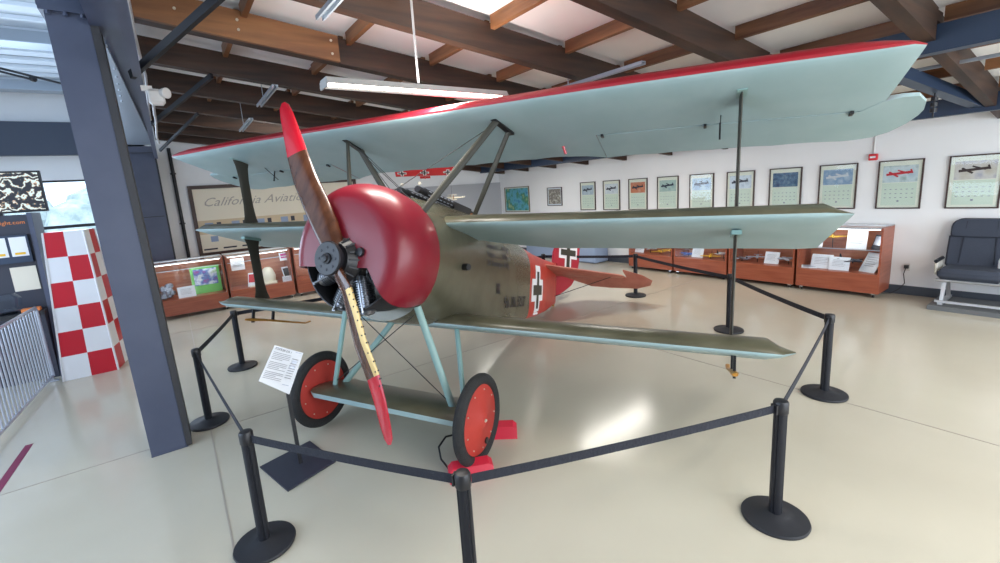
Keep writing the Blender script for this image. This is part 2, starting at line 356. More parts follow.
g = G(); g.box((-0.03, 3.4, 3.22), (0.06, 16.4, 0.08)); solo('steel_eave_channel', g, 'steel', 'narrow steel channel carrying the diagonal braces along the girder', 'channel')
for i, (p0, p1, lab) in enumerate((((-0.07, 4.78, 3.20), (0.70, 3.40, 3.60), 'nearest, thickest dark steel knee brace rising to the rafters'),
                  ((0.01, 7.05, 3.17), (0.62, 5.84, 3.50), 'middle dark steel knee brace rising to the rafters'),
                  ((0.05, 9.55, 3.12), (0.60, 8.14, 3.50), 'farthest dark steel knee brace, just above the left wing tip'))):
    g = G(); g.bar(p0, p1, 0.036 - .005 * i, 0.062 - .009 * i); solo('knee_brace', g, 'darksteel', lab, 'brace', 'knee braces')
g = G(); g.box((-0.28, YB - 0.33, 1.72), (0.46, 0.5, 3.42)); g.box((-0.04, YB - 0.33, 1.72), (0.03, 0.52, 3.42), 1); g.box((-0.30, YB - 0.585, 2.0), (0.44, 0.01, 0.012), 1); g.box((-0.28, YB - 0.585, 3.3), (0.44, 0.01, 0.012), 1)
solo('steel_column', g, ['steel', 'darksteel'], 'dark slate steel column against the back wall behind the near column', 'column')
g = G(); g.cyl((0.22, YB - 0.06, 0), (0.22, YB - 0.06, 3.45), 0.035, n=12)
for z in (0.6, 1.8, 2.9): g.box((0.22, YB - 0.04, z), (0.11, 0.05, 0.03))
solo('downpipe', g, 'darksteel', 'thin dark pipe running up the back wall left of the aviation banner', 'pipe')
# steel on the right
g = G(); g.box((5.3, 1.2, 3.11), (0.14, 9.4, 0.02)); g.box((5.3, 1.2, 3.01), (0.02, 9.4, 0.18)); g.box((5.3, 1.2, 2.92), (0.14, 9.4, 0.02)); g.box((5.235, 1.2, 3.015), (0.012, 9.4, 0.18))
solo('steel_beam', g, 'navy', 'navy steel beam under the rafters above the right wing tip', 'beam')
g = G(); g.box((8.4, 4.0, 2.60), (0.14, 15.8, 0.015)); g.box((8.33, 4.0, 2.70), (0.015, 15.8, 0.20)); g.box((8.4, 4.0, 2.80), (0.14, 15.8, 0.015))
solo('steel_beam', g, 'navy', 'lower navy steel beam running close to the picture wall', 'beam')
g = G(); g.bar((5.40, 1.42, 2.93), (8.32, 1.18, 2.70), 0.12, 0.11); solo('steel_diagonal', g, 'navy', 'navy steel diagonal joining the two right hand beams', 'brace')
g = G(); g.bar((6.2, -1.5, 2.93), (6.2, 2.0, 2.93), 0.03, 0.03); solo('conduit', g, 'galv', 'thin grey conduit among the timbers at the upper right corner', 'conduit')
g = G()
for kk in range(3): g.cyl((6.9, 1.30, 2.72 - kk * 0.06), (6.9, 1.30, 2.68 - kk * 0.06), 0.03, n=10)
g.cyl((6.9, 1.30, 2.86), (6.9, 1.30, 2.50), 0.008, n=6)
solo('hanging_fitting', g, 'black', 'small black fitting hanging under the navy diagonal', 'fitting')
# left bay details
g = G(); g.bar((-2.6, 10, 5.0 - .42), (-1.38, 10, 4.25), 0.03, 0.03); g.bar((-2.6, 10.0, 4.62), (-0.6, 10.0, 4.10), 0.03, 0.03); g.sphere((-1.40, 10, 4.27), 0.05)
solo('rod_bracing', g, 'darksteel', 'thin dark bracing rods under the white metal roof at the far left', 'rod')
for y, w in ((8.9, 0.35), (11.9, 0.3), (5.2, .35), (2.0, .35)):
    g = G(); g.box((-3.0, y, 4.56), (5.4, w * 0.5, 0.16)); g.box((-3.0, y, 4.47), (5.4, w, 0.02))
    solo('roof_purlin', g, 'galv', 'grey metal purlin crossing under the white metal roof of the left bay', 'purlin', 'metal purlins of the left bay')
# emergency light on the girder
sl = thing('emergency_light', 'off-white emergency light fixed beside the girder at upper left', 'light', (0.075, 4.95, 3.07))
part('housing', G().box((0, 0, 0), (0.12, 0.10, 0.13), bev=0.025), 'plast', sl)
part('lamp_head', G().lathe((0.055, -0.04, 0.03), (0.6, -0.7, -0.1), [(-0.04, 0.025), (0, 0.04), (0.035, 0.045), (0.04, 0.038)], 16), 'plast', sl)
part('bracket', G().box((-0.06, 0, 0.07), (0.08, 0.04, 0.04)), 'plast', sl)
g = G(); g.tube([(0.0, 4.0, 3.5), (0.01, 4.9, 3.42), (0.03, 5.6, 3.40), (0.0, 7.5, 3.38)], 0.012, 6); g.tube([(0.05, 5.0, 3.15), (0.04, 5.4, 3.0), (0.05, 6.4, 3.12), (0.03, 7.0, 3.0), (0.05, 8.4, 3.1)], 0.012, 6)
solo('cable_run', g, 'wirewh', 'loose grey cables running along the steel channel', 'cable')

# ------------------------------------------------------------------ ceiling lamps, conduits
def fixture(x, y, z, L, lab, light=True, first=[None]):
    t = thing('fluorescent_light', lab, 'ceiling light', (x, y, z), 0, 'fluorescent strip lights')
    g = G(); g.loft([[(xx, -0.10, -0.005), (xx, -0.07, 0.04), (xx, 0.07, 0.04), (xx, 0.10, -0.005), (xx, 0.085, -0.005), (xx, 0.06, 0.03), (xx, -0.06, 0.03), (xx, -0.085, -0.005)] for xx in (-L / 2, L / 2)])
    g.box((-L / 2, 0, 0.0), (0.01, 0.15, 0.05)); g.box((L / 2, 0, 0.0), (0.01, 0.15, 0.05))
    part('reflector', g, 'reflector', t)
    for yy in (-0.03, 0.03):
        part('tube', G().cyl((-L / 2 + .03, yy, 0.008), (L / 2 - .03, yy, 0.008), 0.011, n=10), 'tube', t)
    top = rz_(x) + 0.2
    for xx in (-0.04,):
        part('hanging_cable', G().cyl((xx, 0, 0.05), (xx, 0, rz_(x + xx) + RD + .09 - z), 0.009, n=6), 'wirewh', t)
    l = area_light('lamp_glow', (x, y, z - 0.04), (L, 0.18), LAMP_W, (1.0, 0.96, 0.88)); l.rotation_euler = (0, 0, 0)
    area_light('ceiling_fill', (x, y, z + 0.07), (L, 0.12), LAMP_W * .5, (1.0, 0.97, 0.92), (PI, 0, 0))  # upward light added to brighten the ceiling sheet
    return t
fixture(1.80, 3.27, 2.87, 1.56, 'lit fluorescent strip light hanging above the upper wing')
fixture(6.6, 5.3, 2.78, 2.0, 'fluorescent strip light hidden above the wing on the right')
fixture(2.4, 8.9, 3.22, 2.0, 'fluorescent strip light farther back above the left wing')
fixture(6.6, 8.9, 2.78, 1.6, 'fluorescent strip light at the back near the picture wall')
fixture(2.3, -0.9, 3.2, 2.0, 'unseen fluorescent strip light added overhead behind the viewer for more light')  # unseen lamp added out of view to light the hall
fixture(6.4, -0.9, 2.85, 2.0, 'unseen fluorescent strip light added at the right behind the viewer for more light')  # second unseen lamp, added for light like the one before
for p0, p1, lab in (((1.06, 3.30, 3.31), (1.09, 2.2, 3.31), 'silver strut channel at the top, left of the hanging cable'), ((1.137, 6.33, 3.30), (1.126, 5.25, 3.30), 'silver strut channel just above the red propeller tip'),
                ((1.186, 8.44, 3.30), (1.176, 7.28, 3.30), 'silver strut channel farther back, left of the propeller tip'), ((3.708, 3.95, 3.10), (3.705, 2.62, 3.10), 'long silver strut channel above the middle of the red wing edge')):
    g = G()
    for dx in (-0.022, 0.022): g.bar((p0[0] + dx, p0[1], p0[2]), (p1[0] + dx, p1[1], p1[2]), 0.014, 0.03)
    g.bar((p0[0], p0[1], p0[2] + .012), (p1[0], p1[1], p1[2] + .012), 0.05, 0.006, 0)
    ym = (p0[1] * .7 + p1[1] * .3); g.cyl((p0[0], ym, p0[2]), (p0[0], ym, rz_(p0[0]) + RD), 0.005, n=6, m=0)
    solo('strut_channel', g, 'galv', lab, 'metal channel', 'hanging strut channels')
g = G(); g.tube([(1.66 + 0.10 * math.cos(a), 2.30 + 0.08 * math.sin(a), 3.37 + 0.02 * math.sin(3 * a)) for a in [k * 2 * PI / 20 for k in range(21)]], 0.012, 6)
g.tube([(1.66, 2.30, 3.37), (1.66, 2.31, 3.45), (1.66, 2.30, 3.52)], 0.01, 6)
solo('cable_coil', g, 'wirewh', 'small coil of grey cable hanging at the top edge', 'cable')

# ------------------------------------------------------------------ the triplane
O_ = Vector((0.880183, 3.146751, 1.678198))
AX = (Vector((-0.851618, -0.469014, 0.234141)), Vector((0.480825, -0.876812, -0.007509)), Vector((0.208815, 0.106184, 0.972199)))
def TA(p): return O_ + AX[0] * p[0] + AX[1] * p[1] + AX[2] * p[2]
ROOT = Vector((1.30, 3.35, 0))
air = thing('triplane', 'red and olive three-winged fighter aeroplane with a wooden propeller, fenced off mid-hall', 'aeroplane', ROOT)
def GA(): return G(TA)
def ap(name, g, mats, parent=None, sharp=35, label=None):
    return part(name, g, mats, parent or air, ROOT, sharp, label)
# fuselage
SEC = [  # x, top, mid, bottom, half width, n top, n bottom
    (-0.56, 0.567, 0.05, -0.465, 0.515, 2.0, 2.0), (-0.78, 0.585, 0.05, -0.495, 0.49, 2.1, 2.2), (-1.05, 0.60, 0.05, -0.525, 0.45, 2.2, 2.6), (-1.35, 0.61, 0.04, -0.555, 0.42, 2.3, 3.4),
    (-1.70, 0.61, 0.02, -0.575, 0.40, 2.4, 5), (-2.10, 0.57, 0.01, -0.58, 0.385, 2.6, 7), (-2.60, 0.50, 0.0, -0.585, 0.36, 2.6, 8), (-3.17, 0.41, -0.02, -0.585, 0.315, 2.6, 8), (-3.19, 0.407, -0.02, -0.585, 0.313, 2.6, 8),
    (-3.80, 0.34, -0.04, -0.575, 0.235, 2.8, 8), (-4.50, 0.30, -0.05, -0.53, 0.135, 3, 8), (-5.30, 0.28, -0.06, -0.43, 0.025, 3, 6)]
def sec_at(x):
    for a, b in zip(SEC, SEC[1:]):
        if b[0] <= x <= a[0]:
            t = (x - a[0]) / (b[0] - a[0]); return [a[i] + (b[i] - a[i]) * t for i in range(7)]
    return list(SEC[-1])
def side_y(x, z, e=0.005):
    _, zt, zm, zb, hw, nt_, nb = sec_at(x)
    h = (zt - zm) if z > zm else (zm - zb); n = nt_ if z > zm else nb
    return hw * max(0.0, 1 - min(1, abs(z - zm) / h) ** n) ** (1 / n) + e
def sec_ring(s, N=128):
    x, zt, zm, zb, hw, nt_, nb = s; r = []
    for k in range(N):
        a = 2 * PI * k / N; c, sn = math.cos(a), math.sin(a); n = nt_ if sn >= 0 else nb; h = (zt - zm) if sn >= 0 else (zm - zb)
        r.append((x, hw * math.copysign(abs(c) ** (2 / n), c), zm + h * math.copysign(abs(sn) ** (2 / n), sn)))
    return r
g = GA(); g.loft([sec_ring(s) for s in SEC], mf=lambda i, j: 1 if i >= 8 else 0)
fus = ap('fuselage', g, ['olivef', 'redfab'], sharp=50)
# panel line / fairing seam
g = GA()
for yy in (1, -1):
    g.tube([(x, yy * side_y(x, z, .004), z) for x, z in [(-1.02 - 0.6 * t, 0.42 - 0.12 * t) for t in [q / 8 for q in range(9)]]], 0.005, 6)
ap('fairing_seam', g, 'strut', fus)
# cockpit
g = GA(); cock = []
for k in range(33):
    a = 2 * PI * k / 32; x = -2.22 + 0.42 * math.cos(a); y = 0.27 * math.sin(a); _, zt, zm, zb, hw, nt_, nb = sec_at(x)
    z = zm + (zt - zm) * max(0.0, 1 - (abs(y) / hw) ** nt_) ** (1 / nt_) - 0.0
    cock.append((x, y * 1.12, z + 0.01 - .07 * abs(math.sin(a)) ** 2))
g.tube(cock, 0.028, 10); ap('cockpit_coaming', g, 'leather', label='tan leather padded rim')
g = GA(); g.add([(p[0], p[1] * .96, p[2] + .004) for p in cock[:-1]] + [(-2.2, 0, 0.56)], [(k, (k + 1) % 32, 32) for k in range(32)]); ap('cockpit_dark_cap', g, 'black')  # black cap paints in the dark inside of the cockpit
g = GA(); g.loft([[(x, w * c_, z0 + h * s_) for c_, s_ in ((-1, -.4), (-.8, .6), (0, 1), (.8, .6), (1, -.4))] for x, w, z0, h in ((-2.70, .12, .48, .12), (-2.95, .08, .44, .06), (-3.15, .03, .40, .01))]); ap('headrest', g, 'olivef')
# cowling with the lower front cut away
g = GA(); prof = [(-0.095, 0.012), (-0.095, 0.20), (-0.095, 0.36), (-0.097, 0.385), (-0.103, 0.412), (-0.116, 0.445), (-0.138, 0.478), (-0.17, 0.505), (-0.215, 0.526), (-0.28, 0.541), (-0.36, 0.548), (-0.44, 0.545), (-0.52, 0.535), (-0.60, 0.520),
      (-0.60, 0.505), (-0.46, 0.525), (-0.30, 0.525), (-0.23, 0.508), (-0.185, 0.48), (-0.155, 0.44), (-0.130, 0.385), (-0.12, 0.20), (-0.12, 0.012)]
N = 96
rings = [[(x, r * math.cos(2 * PI * k / N), 0.05 + r * math.sin(2 * PI * k / N)) for k in range(N)] for x, r in prof]
g.loft(rings + [rings[0]], cap=False)
cowl = ap('cowling', g, ['red'], sharp=50)
fix_normals(cowl)
cut = GA(); poly = [(-0.43, -0.055), (0.245, -0.055), (0.30, -0.14), (0.375, -0.28), (0.42, -0.39), (0.43, -0.72), (-0.45, -0.72), (-0.62, -0.40), (-0.62, -0.20), (-0.56, -0.075)]
cut.prism(poly, -0.80, 0.3, lambda u, v, w: (w, u, v)); cuto = part('cutter', cut, ['black'], None, ROOT); fix_normals(cuto)
cuto.parent = air
bm_ = cowl.modifiers.new('cut', 'BOOLEAN'); bm_.operation = 'DIFFERENCE'; bm_.object = cuto; bm_.solver = 'EXACT'
bpy.context.view_layer.update()
me2 = bpy.data.meshes.new_from_object(cowl.evaluated_get(bpy.context.evaluated_depsgraph_get()))
cowl.modifiers.clear(); cowl.data = me2; bpy.data.objects.remove(cuto)
for p in me2.polygons: p.use_smooth = True; p.material_index = 0
me2.materials.clear(); me2.materials.append(M['red'])
me2.set_sharp_from_angle(angle=rad(40))
g = GA(); g.lathe((-0.100, 0.185, 0.055), (1, 0, 0), [(0, .03), (.01, .034), (.03, .03), (.035, .005)], 16); ap('cowl_port', g, 'black', cowl)
# engine
g = GA(); g.lathe((-0.59, -.025, 0.075), (1, 0, 0), [(0, .46), (.02, .465), (.30, .465), (.38, .455), (.38, .445), (.30, .455), (.03, .455), (.025, .01)], 64, cap=False); ap('firewall', g, 'ink')
g = GA(); g.lathe((-0.55, 0, 0.02), (1, 0, 0), [(0, .12), (.02, .15), (.28, .15), (.34, .10), (.45, .06), (.46, .05)], 32)
eng = ap('engine', g, 'iron')
for k in range(9):
    a = rad(-90 + 40 * k + 14); cy, sz = math.cos(a), math.sin(a); o = Vector((-0.30, 0, 0.02)); d = Vector((0, cy, sz))
    g = GA(); prof = [(0.13, 0.05)]
    for q in range(12):
        h = 0.17 + q * 0.018; prof += [(h, .050), (h + .001, .072), (h + .006, .072), (h + .007, .050)]
    prof += [(0.395, .05), (0.41, .06), (0.43, .045), (.435, .02)]
    g.lathe(o, d, prof, 24, mf=lambda i, j: 0)
    c_ = ap('engine_cylinder', g, ['fin'], eng)
    g = GA(); b = Vector((-0.20, 0, 0.02)) + Vector((0, -sz, cy)) * 0.035
    g.cyl(b + d * 0.12, b + d * 0.42, 0.007, n=6); g.bar(b + d * .42 + Vector((0, 0, 0)), Vector((-0.30, 0, .02)) + d * .43, 0.02, 0.02); ap('pushrod', g, 'fin', eng)
# propeller
g = GA(); g.lathe((-0.13, 0, 0), (1, 0, 0), [(0, .168), (.02, .170), (.095, .120), (.095, .09), (.14, .09), (.14, .118), (.148, .122), (.165, .122), (.172, .115)], 32)
prop = GA()
def blade_ring(cy, cz, ch, tw, th, e):
    # blade section: centre (y,z), chord vector perpendicular to radius, twisted towards x
    r = math.hypot(cy, cz); ry, rzz = e; py, pz = rzz, -ry   # perpendicular in the disc plane
    pts = []
    for k in range(16):
        a = 2 * PI * k / 16; c, s_ = math.cos(a) * ch / 2, math.sin(a) * th / 2 * (1 + 0.35 * math.cos(a))
        u = c * math.cos(tw) - s_ * math.sin(tw); w = c * math.sin(tw) + s_ * math.cos(tw)
        pts.append((w - .03, cy + py * u, cz + pz * u))
    return pts
up = [(-0.005, 0.03, .14, -55, .07), (-0.03, 0.12, .16, -42, .075), (-0.10, 0.24, .185, -30, .062), (-0.205, 0.40, .195, -24, .05), (-0.335, 0.60, .185, -20, .04), (-0.430, 0.79, .168, -17, .032), (-0.495, 0.94, .145, -15, .026), (-0.565, 1.10, .118, -13, .02), (-0.60, 1.175, .088, -12, .016), (-0.612, 1.205, .035, -12, .01)]
def blade(flip):
    f = -1 if flip else 1; rings = []
    L = [(y * f, z * f, c, t, th) for y, z, c, t, th in up]
    for i, (y, z, c, t, th) in enumerate(L):
        a = L[max(i - 1, 0)]; b = L[min(i + 1, len(L) - 1)]; d = Vector((b[0] - a[0], b[1] - a[1])).normalized()
        rings.append(blade_ring(y, z, c, rad(t), th, (d.x, d.y)))
    return rings
prop_hub = ap('propeller_hub', g, 'black', label='black ribbed propeller hub')
R_up = blade(False)
up = [(-.005, .03, .14, -55, .07), (-.07, .12, .15, -42, .075), (-.14, .22, .165, -30, .062), (-.20, .37, .17, -24, .05), (-.275, .56, .165, -20, .04), (-.40, .78, .155, -17, .032), (-.465, .93, .135, -15, .026), (-.520, 1.08, .112, -13, .02), (-.548, 1.155, .085, -12, .016), (-.558, 1.19, .035, -12, .01)]
R_dn = blade(True)
prop.loft(R_up[:6]); prop.loft(R_dn[:6]); po = ap('propeller', prop, ['prop'], sharp=60)
prop_hub.parent = po
g = GA(); g.loft(R_up[5:]); ap('propeller_tip', g, 'propred', po, 60, label='bright red lacquered tip')
g = GA(); g.loft(R_dn[5:]); ap('propeller_tip', g, 'propred', po, 60, label='bright red lacquered tip')
# brass sheathing on one edge of the lower blade
g = GA(); rings = []
for r in R_dn[2:6]:
    r = [Vector(p) for p in r]; c = sum(r, Vector()) / 16
    idx = [5, 6, 7, 8, 9, 10, 11]
    rings.append([c + (r[i] - c) * 1.035 for i in idx] + [c + (r[i] - c) * 0.9 for i in reversed(idx)])
g.loft(rings); sh = ap('brass_sheath', g, 'brass', po, label='tan brass edge sheath with dark rivets')
g = GA()
for i in range(14):
    for q in (6, 7, 8, 9, 10):
        t = i / 11 * 2.9; a, b = R_dn[2 + int(t)], R_dn[3 + int(t)]; p = Vector(a[q]).lerp(Vector(b[q]), t - int(t)); c = (sum([Vector(v) for v in a], Vector()) / 16).lerp(sum([Vector(v) for v in b], Vector()) / 16, t - int(t))
        if (q + i) % 2: g.sphere(c + (p - c) * 1.05, 0.006, n=6)
ap('rivets', g, 'ink', sh)
g = GA()
for k in range(16):
    a = 2 * PI * k / 16; g.bar((-0.10, .166 * math.cos(a), .166 * math.sin(a)), (-0.045, .128 * math.cos(a), .128 * math.sin(a)), .02, .012)
ap('hub_rib', g, 'blackp', prop_hub)
g = GA(); g.lathe((0.037, 0, 0), (1, 0, 0), [(0, .04), (.015, .04), (.02, .027), (.035, .025), (.04, .01)], 16, 0)
for k in range(8):
    a = 2 * PI * k / 8; g.cyl((0.035, .078 * math.cos(a), .078 * math.sin(a)), (0.045, .078 * math.cos(a), .078 * math.sin(a)), .011, n=6, m=1)
ap('hub_bolts', g, ['black', 'iron'], prop_hub)
# wings
CF = [0, .006, .02, .05, .10, .18, .30, .45, .60, .75, .88, 1.0]
YU = [0, .018, .036, .060, .085, .108, .120, .112, .090, .060, .032, .004]
YL = [0, -.012, -.020, -.026, -.028, -.026, -.018, -.010, -.004, -.001, 0, -.002]
def foil(y, xle, zle, ch, k, tm=1.0, c0=0.0, c1=1.0, rise=0.0):
    idx = [i for i, c in enumerate(CF) if c0 <= c <= c1]
    up_ = [(CF[i], YU[i]) for i in idx]; lo_ = [(CF[i], YL[i]) for i in idx]
    if c0 > 0:
        pass
    pts = []
    for c, t in list(reversed(up_)) + (lo_[1:] if c0 == 0 else lo_):
        x = xle - ch * c; z = zle - k * ch * c + t * ch * tm + rise
        pts.append((x, y, z))
    return pts, len(up_)
def wing(name, xle, zle, ch, k, secs, mats, lowred=0, nup=None):
    g = GA(); rings = []; nu = 0
    for y, dx, cc, tm, rise in secs:
        r, nu = foil(y, xle + dx, zle - k * 0 + dx * k, cc, k, tm, 0, 1, rise); rings.append(r)
    n = len(rings[0])
    g.loft(rings, mf=lambda i, j: 0 if (j < nu - 1 + lowred or j == n - 1) else 1)
    return ap(name, g, mats, sharp=40)
KI = 0.12
# scallops between ribs come from the trailing edge positions
def secs(half, ch, tipdx, bev, step=0.3, tipch=None):
    L = []; n = int(half / step); tipch = tipch or ch * 0.94
    L.append((-half, tipdx, tipch, 0.18, 0.0)); L.append((-half + bev * .5, tipdx * .5, (ch + tipch) / 2, 0.62, 0.0)); 
    ys = [(-half + bev) + (2 * half - 2 * bev) * q / (4 * n) for q in range(4 * n + 1)]
    for q, y in enumerate(ys): L.append((y, 0, ch - (0.012 if q % 4 in (1, 3) else 0.016 if q % 4 == 2 else 0), 1, 0))
    L.append((half - bev * .5, tipdx * .5, (ch + tipch) / 2, 0.62, 0.0)); L.append((half, tipdx, tipch, 0.18, 0.0))
    return L
ms_ = [(y, dx, ch * (1 if abs(y) > 1.05 else 1 - .36 * (1 - max(0, abs(y) - .4) / .65) ** 1.3), tm * (1 if abs(y) > 1.05 else 1 + .3 * (1 - max(0, abs(y) - .4) / .65)), rz) for y, dx, ch, tm, rz in secs(3.10, 1.0, -0.03, 0.13)]
midw = wing('middle_wing', -0.86, 0.366, 1.0, KI, ms_, ['olive', 'under'])
lowsecs = [(y, dx, ch, tm * 1.12, (.02 if tm < .5 else 0)) for y, dx, ch, tm, rz in secs(2.87, 0.92, -0.03, 0.14)]
loww = wing('lower_wing', -1.05, -0.495, 0.92, 0.165, lowsecs, ['olive', 'under'])
# upper wing: centre with full chord, outer panels cut back for the ailerons
UX, UZ, UC, HF = -0.685, 1.250, 1.21, 0.60
g = GA(); rings = []
ys = [-1.5 + 3.0 * q / 36 for q in range(37)]
nu = 0
for q, y in enumerate(ys):
    r, nu = foil(y, UX, UZ, UC - .10 * min(1, max(0, (1.5 - abs(y)) / .35)) - (0.012 if q % 4 in (1, 3) else 0.017 if q % 4 == 2 else 0), KI); rings.append(r)
n_ = len(rings[0]); g.loft(rings, mf=lambda i, j: 0 if (j < nu - 1 + 1 or j == n_ - 1) else 1)
for s in (-1, 1):
    rings = []
    for y, dx, cc, tm in ((1.5, 0, UC, 1), (1.9, 0, UC, 1), (2.3, 0, UC, 1), (2.7, 0, UC, 1), (3.05, 0, UC, 1), (3.18, 0, UC, .85), (3.29, -0.005, UC, .5), (3.345, -0.035, UC * 0.95, .2)):
        r, nu2 = foil(s * y, UX + dx, UZ + dx * KI - .033 * max(0, (y - 1.5) / 1.85) ** 1.6, cc, KI, tm, 0, HF); rings.append(r)
    m_ = len(rings[0]); g.loft(rings, mf=lambda i, j: 0 if (j < nu2 - 1 + 1 or j == m_ - 1) else 1)
uw = ap('upper_wing', g, ['redtop', 'under'], sharp=40)
for s in (-1, 1):
    g = GA(); rings = []
    HX = UX - UC * HF - 0.012
    def arow(y, xf, xr, t0, t1):
        UZ = 1.250 - .033 * max(0, (min(y, 3.3) - 1.5) / 1.85) ** 1.6; zf, zr_ = UZ + (xf - UX) * KI, UZ + (xr - UX) * KI
        return [(xr, s * y, zr_ + .006), ((xf + xr) / 2, s * y, (zf + zr_) / 2 + t0 * .6), (xf, s * y, zf + t0), (xf, s * y, zf - 0.006), ((xf + xr) / 2, s * y, (zf + zr_) / 2 - .004), (xr, s * y, zr_ - .003)]
    q = 0
    for y in [1.503 + (3.24 - 1.503) * k / 16 for k in range(17)]:
        rings.append(arow(y, HX, UX - UC + (0.0 if q % 4 == 0 else 0.015 if q % 2 == 0 else 0.011), 0.085, .02)); q += 1
    rings += [arow(3.26, HX + 0.02, UX - UC, .06, .02), arow(3.33, HX + 0.11, UX - UC + .01, .03, .02), arow(3.42, HX + 0.145, UX - UC + .03, .02, .02), arow(3.50, HX + 0.14, UX - UC + .10, .016, .02), arow(3.56, HX + 0.05, UX - UC + .22, .012, .01), arow(3.585, HX - 0.06, UX - UC + 0.33, .008, .01)]
    g.loft(rings, mf=lambda i, j: 0 if j < 2 else 1); ail = ap('aileron', g, ['redtop', 'under'], sharp=40)
    for y in (1.55, 2.32, 3.2):
        ap('hinge', GA().box((HX, s * y, UZ - .033 * ((y - 1.5) / 1.85) ** 1.6 + (HX - UX) * KI - .012), (.05, .02, .02)), 'iron', ail)
    g = GA(); zz = UZ - .01 + (HX - UX) * KI; g.bar((HX + .02, s * 2.42, zz - .005), (HX + .02, s * 2.42, zz - .13), .012, .012); g.bar((HX + .16, s * 2.42, zz), (HX - .04, s * 2.42, zz - .10), .006, .006)
    ap('control_horn', g, 'iron', ail)
# red stitched tell-tale under the upper wing
g = GA(); g.cyl((-1.47, 1.20, 1.115), (-1.50, 1.22, 1.05), .012, n=8); ap('clip', g, 'propred', uw)
# struts
def board(g, p0, p1, c0, c1, th, m=0):
    p0, p1 = Vector(p0), Vector(p1); rings = []
    for t, c in ((0, c0), (.12, (c0 + 2 * c1) / 3), (.3, c1), (.7, c1), (.88, (c0 + 2 * c1) / 3), (1, c0)):
        p = p0.lerp(p1, t); rings.append([(p.x + c / 2 * math.cos(a), p.y + th / 2 * math.sin(a), p.z) for a in [2 * PI * k / 12 for k in range(12)]])
    g.loft(rings, m)
for s in (-1, 1):
    y = 2.53 * s
    g = GA(); board(g, (-1.02, y, 1.20), (-1.22, y, 0.45), .22, .13, .022); st = ap('interplane_strut', g, 'strut')
    g = GA(); g.box((-1.02, y, 1.19), (.24, .06, .035)); ap('strut_fitting', g, 'gear', st)
    g = GA(); board(g, (-1.22, y, 0.305), (-1.42, y, -0.43), .22, .13, .022); st = ap('interplane_strut', g, 'strut')
    g = GA(); g.box((-1.22, y, 0.29), (.22, .06, .03)); ap('strut_fitting', g, 'gear', st)
    # cabane struts and their fitting
    T1, T2 = (-0.93, s * 0.80, 1.205), (-1.13, s * 0.82, 1.18)
    for a, b in ((T1, (-0.56, s * 0.36, 0.40)), (T2, (-1.36, s * 0.37, 0.42))):
        g = GA(); a, b = Vector(a), Vector(b); g.tube([a, a.lerp(b, .5), b], [.017, .02, .017], 10, flat=1.6); ap('cabane_strut', g, 'strut')
    g = GA(); g.bar((-0.88, s * 0.79, 1.215), (-1.18, s * 0.83, 1.18), .05, .045); ap('cabane_fitting', g, 'iron')
    # wingtip skid
    g = GA(); g.tube([(-1.22, s * 2.55, -0.68), (-1.3, s * 2.55, -0.685), (-1.5, s * 2.55, -0.70), (-1.9, s * 2.55, -0.75), (-2.12, s * 2.55, -0.775), (-2.2, s * 2.55, -0.755)], [.018, .028, .022, .017, .016, .018], 10, flat=.7)
    sk = ap('wingtip_skid', g, 'ash', label='curved yellow ash wood skid under the wing tip')
    for x in (-1.32, -1.6):
        g = GA(); g.bar((x, s * 2.55, -0.52), (x, s * 2.55, -0.72), .018, .035); ap('skid_bracket', g, 'iron', sk)
# bracing wires between cabane struts
g = GA()
for a, b in (((-0.95, .78, 1.19), (-0.62, -.34, .42)), ((-0.95, -.78, 1.19), (-0.62, .34, .42)), ((-1.12, .8, 1.17), (-1.55, .30, .50)), ((-1.12, -.8, 1.17), (-1.5, -.2, .55)), ((-1.12, -.8, 1.17), (-1.35, -.30, .50))):
    g.cyl(a, b, .0035, n=6)
ap('cabane_wire', g, 'wire')
